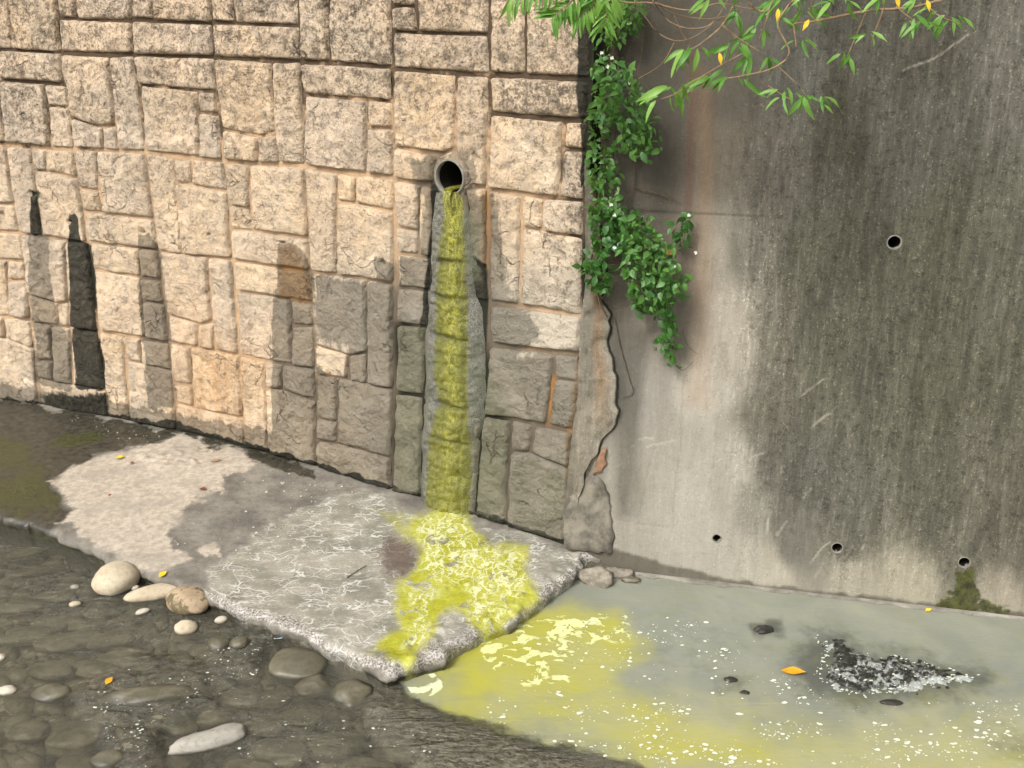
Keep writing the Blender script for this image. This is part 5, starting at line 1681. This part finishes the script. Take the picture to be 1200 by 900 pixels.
def vine(name, label, regions, n_parts, n_stuff, flowers, stems, root):
    v = thing(name, label, 'vine', root)
    tubes('stems', stems, MATS['darktwig'], v)
    tot = sum(w for _, w, _, _ in regions)
    items = []
    for poly, w, d0, d1 in regions:
        for px, py in scatter(poly, int((n_parts + n_stuff) * w / tot)):
            px, py = px + rnd.gauss(0, 3.5), py + rnd.gauss(0, 4.5)
            h = RW.hit(px, py)
            dd = rnd.random() ** 0.8
            o = d0 + (d1 - d0) * dd
            # stay on the line of sight while coming forward from the wall
            y = float(RW.P(h[:1], h[1:], np.array([0.0]))[0][1]) - o
            p = at_y(px, py, y)
            d = (rnd.gauss(0, 0.7), -0.2 - 0.6 * rnd.random(), -0.4 + rnd.gauss(0, 0.6))
            items.append((o, (p, d, (rnd.gauss(0, .35), -0.7, 0.8), 0.018 + 0.034 * rnd.random() ** 1.4, rnd.gauss(0, .9))))
    items.sort(key=lambda a: -a[0])
    for o, (p, d, nn_, L, roll) in items[:n_parts]:
        put_leaf(VDEAD if rnd.random() < 0.02 else rnd.choice(VLEAF), 'leaf', p, d, nn_, L, v, roll)
    if n_stuff and len(items) > n_parts:
        ob = leaf_batch(VLEAF[0], [it for _, it in items[n_parts:]], 'inner_foliage', MATS['leafB'])
        adopt(kind(ob, 'stuff'), v)
    for px, py in flowers[::2]:
        h = RW.hit(px, py)
        y = float(RW.P(h[:1], h[1:], np.array([0.0]))[0][1]) - 0.26
        c = Vector(at_y(px, py, y))
        V, fs = [], []
        for k in range(5):
            a = 2 * math.pi * k / 5 + rnd.random()
            e1 = Vector((math.cos(a), -0.35, math.sin(a)))
            e2 = Vector((-math.sin(a), 0, math.cos(a)))
            n0 = len(V)
            r = 0.0085
            V += [tuple(c), tuple(c + e1 * r * .6 + e2 * r * .45), tuple(c + e1 * r * 1.1), tuple(c + e1 * r * .6 - e2 * r * .45)]
            fs.append((n0, n0 + 1, n0 + 2, n0 + 3))
        adopt(mesh_obj('flower', np.array(V), np.array(fs), MATS['petal']), v)
    return v

def RV(px, py, o=0.06):
    h = RW.hit(px, py)
    return at_y(px, py, float(RW.P(h[:1], h[1:], np.array([0.0]))[0][1]) - o)

vine('climbing_vine', 'upper climbing vine with white flowers in the gap between stone and concrete walls',
     [([(700, -20), (735, -20), (728, 50), (705, 55)], 3, 0.05, 0.2), ([(692, 70), (720, 66), (752, 95), (765, 130), (740, 150), (700, 130)], 8, 0.08, 0.3),
      ([(722, 140), (760, 135), (776, 160), (765, 180), (728, 178)], 5, 0.06, 0.26), ([(688, 130), (716, 130), (722, 210), (694, 215)], 4, 0.05, 0.18),
      ([(725, -10), (752, 0), (748, 40), (728, 45)], 2.2, 0.05, 0.2), ([(694, 205), (722, 205), (730, 250), (692, 250)], 2.5, 0.05, 0.2)],
     280, 620, [(717, 68), (728, 60), (712, 78), (749, 115), (705, 62), (716, 145), (738, 97), (755, 24)],
     [([(0.42, 4.85, 3.28), RV(712, -20), RV(716, 60), RV(708, 130), RV(704, 200), RV(700, 260)], 0.007, 0.005), ([(0.47, 4.86, 3.28), RV(730, -20), RV(722, 40), RV(726, 110), RV(718, 180), RV(720, 240)], 0.005, 0.004),
      ([(0.5, 4.86, 3.28), RV(752, -10), RV(752, 60), RV(745, 90)], 0.002, 0.0015), ([RV(725, 110), RV(740, 100), RV(760, 120)], 0.002, 0.001),
      ([RV(742, 218, .02), RV(750, 222, .02), RV(775, 228, .02), RV(800, 238, .02)], 0.003, 0.002), ([RV(733, 236, .03), RV(742, 222, .02), RV(745, 180, .02)], 0.003, 0.002)],
     (0.42, 4.85, 3.28))
vine('trailing_vine', 'lower bushy vine with tiny white flowers trailing down over the concrete wall',
     [([(730, 250), (745, 244), (770, 275), (792, 295), (800, 330), (798, 350), (780, 358), (752, 350), (735, 320), (728, 280)], 12, 0.08, 0.32),
      ([(690, 250), (730, 245), (735, 290), (700, 300)], 4, 0.05, 0.2), ([(682, 300), (710, 300), (715, 345), (690, 335)], 2.2, 0.05, 0.2),
      ([(755, 350), (785, 352), (792, 385), (786, 405), (778, 398), (774, 372)], 2.2, 0.06, 0.2), ([(770, 395), (790, 390), (792, 420), (780, 422)], 0.8, 0.05, 0.14),
      ([(740, 340), (760, 345), (758, 365), (745, 362)], 1, 0.06, 0.2), ([(788, 275), (802, 262), (806, 250), (810, 254), (804, 280), (794, 290)], 0.7, 0.05, 0.12)],
     290, 900, [(716, 240), (735, 241), (807, 252), (793, 282), (815, 296), (726, 288), (720, 290), (760, 297), (749, 292), (757, 330), (790, 312), (768, 328), (737, 308), (810, 299), (720, 252)],
     [([RV(700, 255), RV(705, 300), RV(700, 330), RV(702, 352), RV(712, 372)], 0.006, 0.004), ([RV(722, 240), RV(740, 270), RV(765, 310), RV(778, 350), RV(782, 400), RV(788, 425)], 0.005, 0.002),
      ([RV(708, 312), RV(728, 300), RV(735, 295)], 0.003, 0.002), ([RV(706, 310), RV(722, 310), RV(738, 302)], 0.003, 0.002),
      ([RV(703, 345), RV(716, 360), RV(732, 360), RV(740, 350)], 0.003, 0.002), ([RV(720, 372, .01), RV(728, 410, .01), RV(738, 445, .01), RV(742, 460, .01), RV(730, 466, .01)], 0.003, 0.002),
      ([RV(800, 388, .02), RV(806, 405, .02), RV(818, 415, .02)], 0.0015, 0.001), ([RV(788, 425, .05), RV(800, 434, .03), RV(812, 424, .02)], 0.002, 0.001), ([RV(790, 345, .1), RV(800, 330, .05), RV(812, 316, .03)], 0.0015, 0.001)],
     tuple(RV(700, 255)))

# fallen leaves and litter
def fallen(px, py, z, L, yaw, mat, label, W=0.25, name='fallen_leaf'):
    V, fs = leaf_verts(1, W, -0.12, 0.25, 7)
    V = V - np.array([0.5, 0, 0])
    o = mesh_obj(name, V * L, fs, mat)
    o.location = tuple(ground(px, py, z) + np.array([0, 0, 0.004]))
    o.rotation_euler = (R(6), R(-4), R(yaw))
    tag(o, label, 'leaf')
    return o
fallen(930, 789, WATER_Z, 0.105, -18, MATS['leafO'], 'orange leaf floating in the grey pool beside the dark shoal')
fallen(128, 799, WATER_Z, 0.042, 70, MATS['leafO'], 'small orange leaf on the clear stream left of the ripples', 0.4)
fallen(1088, 716, WATER_Z, 0.035, 20, MATS['leafY'], 'small yellow leaf floating at the foot of the concrete wall', 0.35)
fallen(141, 537, 0.0, 0.05, 10, MATS['leafY'], 'small yellow leaf lying on the dry patch of the apron', 0.4)
fallen(238, 574, 0.0, 0.05, -40, MATS['leafR'], 'red-brown dead leaf on the right part of the dry patch', 0.35)
fallen(155, 543, 0.0, 0.03, 30, MATS['leafR'], 'tiny red-brown leaf bit right of the yellow leaf on the apron', 0.35)
fallen(129, 581, 0.0, 0.022, 60, MATS['leafR'], 'tiny dark red leaf bit in the middle of the dry patch', 0.4)
fallen(253, 541, 0.0, 0.07, 10, MATS['twig'], 'pale curled dead leaf near the wall end of the dry patch', 0.25)
fallen(191, 674, 0.0, 0.05, 60, MATS['leafY'], 'yellowish leaf caught at the apron edge behind the stones', 0.35)
fallen(330, 747, WATER_Z, 0.07, 20, MATS['plastic'], 'pale blue plastic scrap in the stream below the apron edge', 0.33, 'plastic_scrap')['category'] = 'litter'
tw = tubes('fallen_twig', [([ground(407, 678) + np.array([0, 0, .006]), ground(418, 671) + np.array([0, 0, .008]), ground(429, 664) + np.array([0, 0, .006])], 0.003, 0.002)], MATS['darktwig'], wall_root)
tw.parent = None
tag(tw, 'short dark twig lying on the scummy apron', 'twig')
# crumbs of concrete lying on the apron
V, fs, n0 = [], [], 0
for px, py in scatter([(300, 560), (420, 600), (300, 660), (200, 640), (260, 570)], 60) + scatter([(60, 480), (280, 525), (240, 540), (100, 505)], 70) + scatter([(310, 540), (460, 585), (440, 610), (330, 580)], 60):
    g = ground(px, py)
    r = 0.002 + 0.006 * rnd.random() ** 2
    base = np.array([(1, 0, 0), (-.5, .87, 0), (-.5, -.87, 0), (.1, .1, 1.1)]) * r * np.array([rnd.uniform(.7, 1.5), rnd.uniform(.7, 1.5), 1])
    V += [tuple(b + g + np.array([0, 0, 0.001])) for b in base]
    fs += [(n0, n0 + 1, n0 + 3), (n0 + 1, n0 + 2, n0 + 3), (n0 + 2, n0, n0 + 3)]
    n0 += 4
kind(mesh_obj('concrete_crumbs', np.array(V), np.array(fs), MATS['pale'], None, False), 'stuff')['label'] = 'pale crumbs of concrete scattered on the wet apron'

# ------------------------------------------------------------------ bank behind the walls and far ground
Xb = np.linspace(-9, 9, 60)
rows = []
yb = np.where(Xb < 0.3, SW.c(np.clip(Xb, UL - 1.9, 0.5)) + 0.05 * 3.28, RW.c(Xb) + 0.12 * 3.28)
for k, d in enumerate([0.03, 0.3, 1, 3, 8, 30]):
    rows.append(np.stack([Xb * (1 + d * 0.1), yb + d, 3.22 + 0.02 * k + 0.05 * fbm(np.stack([Xb * 2, Xb * 0 + d, Xb * 0], -1), 3, 171)], 1))
bank = mesh_obj('bank', np.array(rows).reshape(-1, 3), grid_faces(6, 60), MATS['soil'])
kind(bank, 'structure')
gm = mesh_obj('ground', np.array([(-150, -150, -0.6), (150, -150, -0.6), (150, 150, -0.6), (-150, 150, -0.6)]), np.array([[0, 1, 2, 3]]), MATS['soil'])
kind(gm, 'structure')
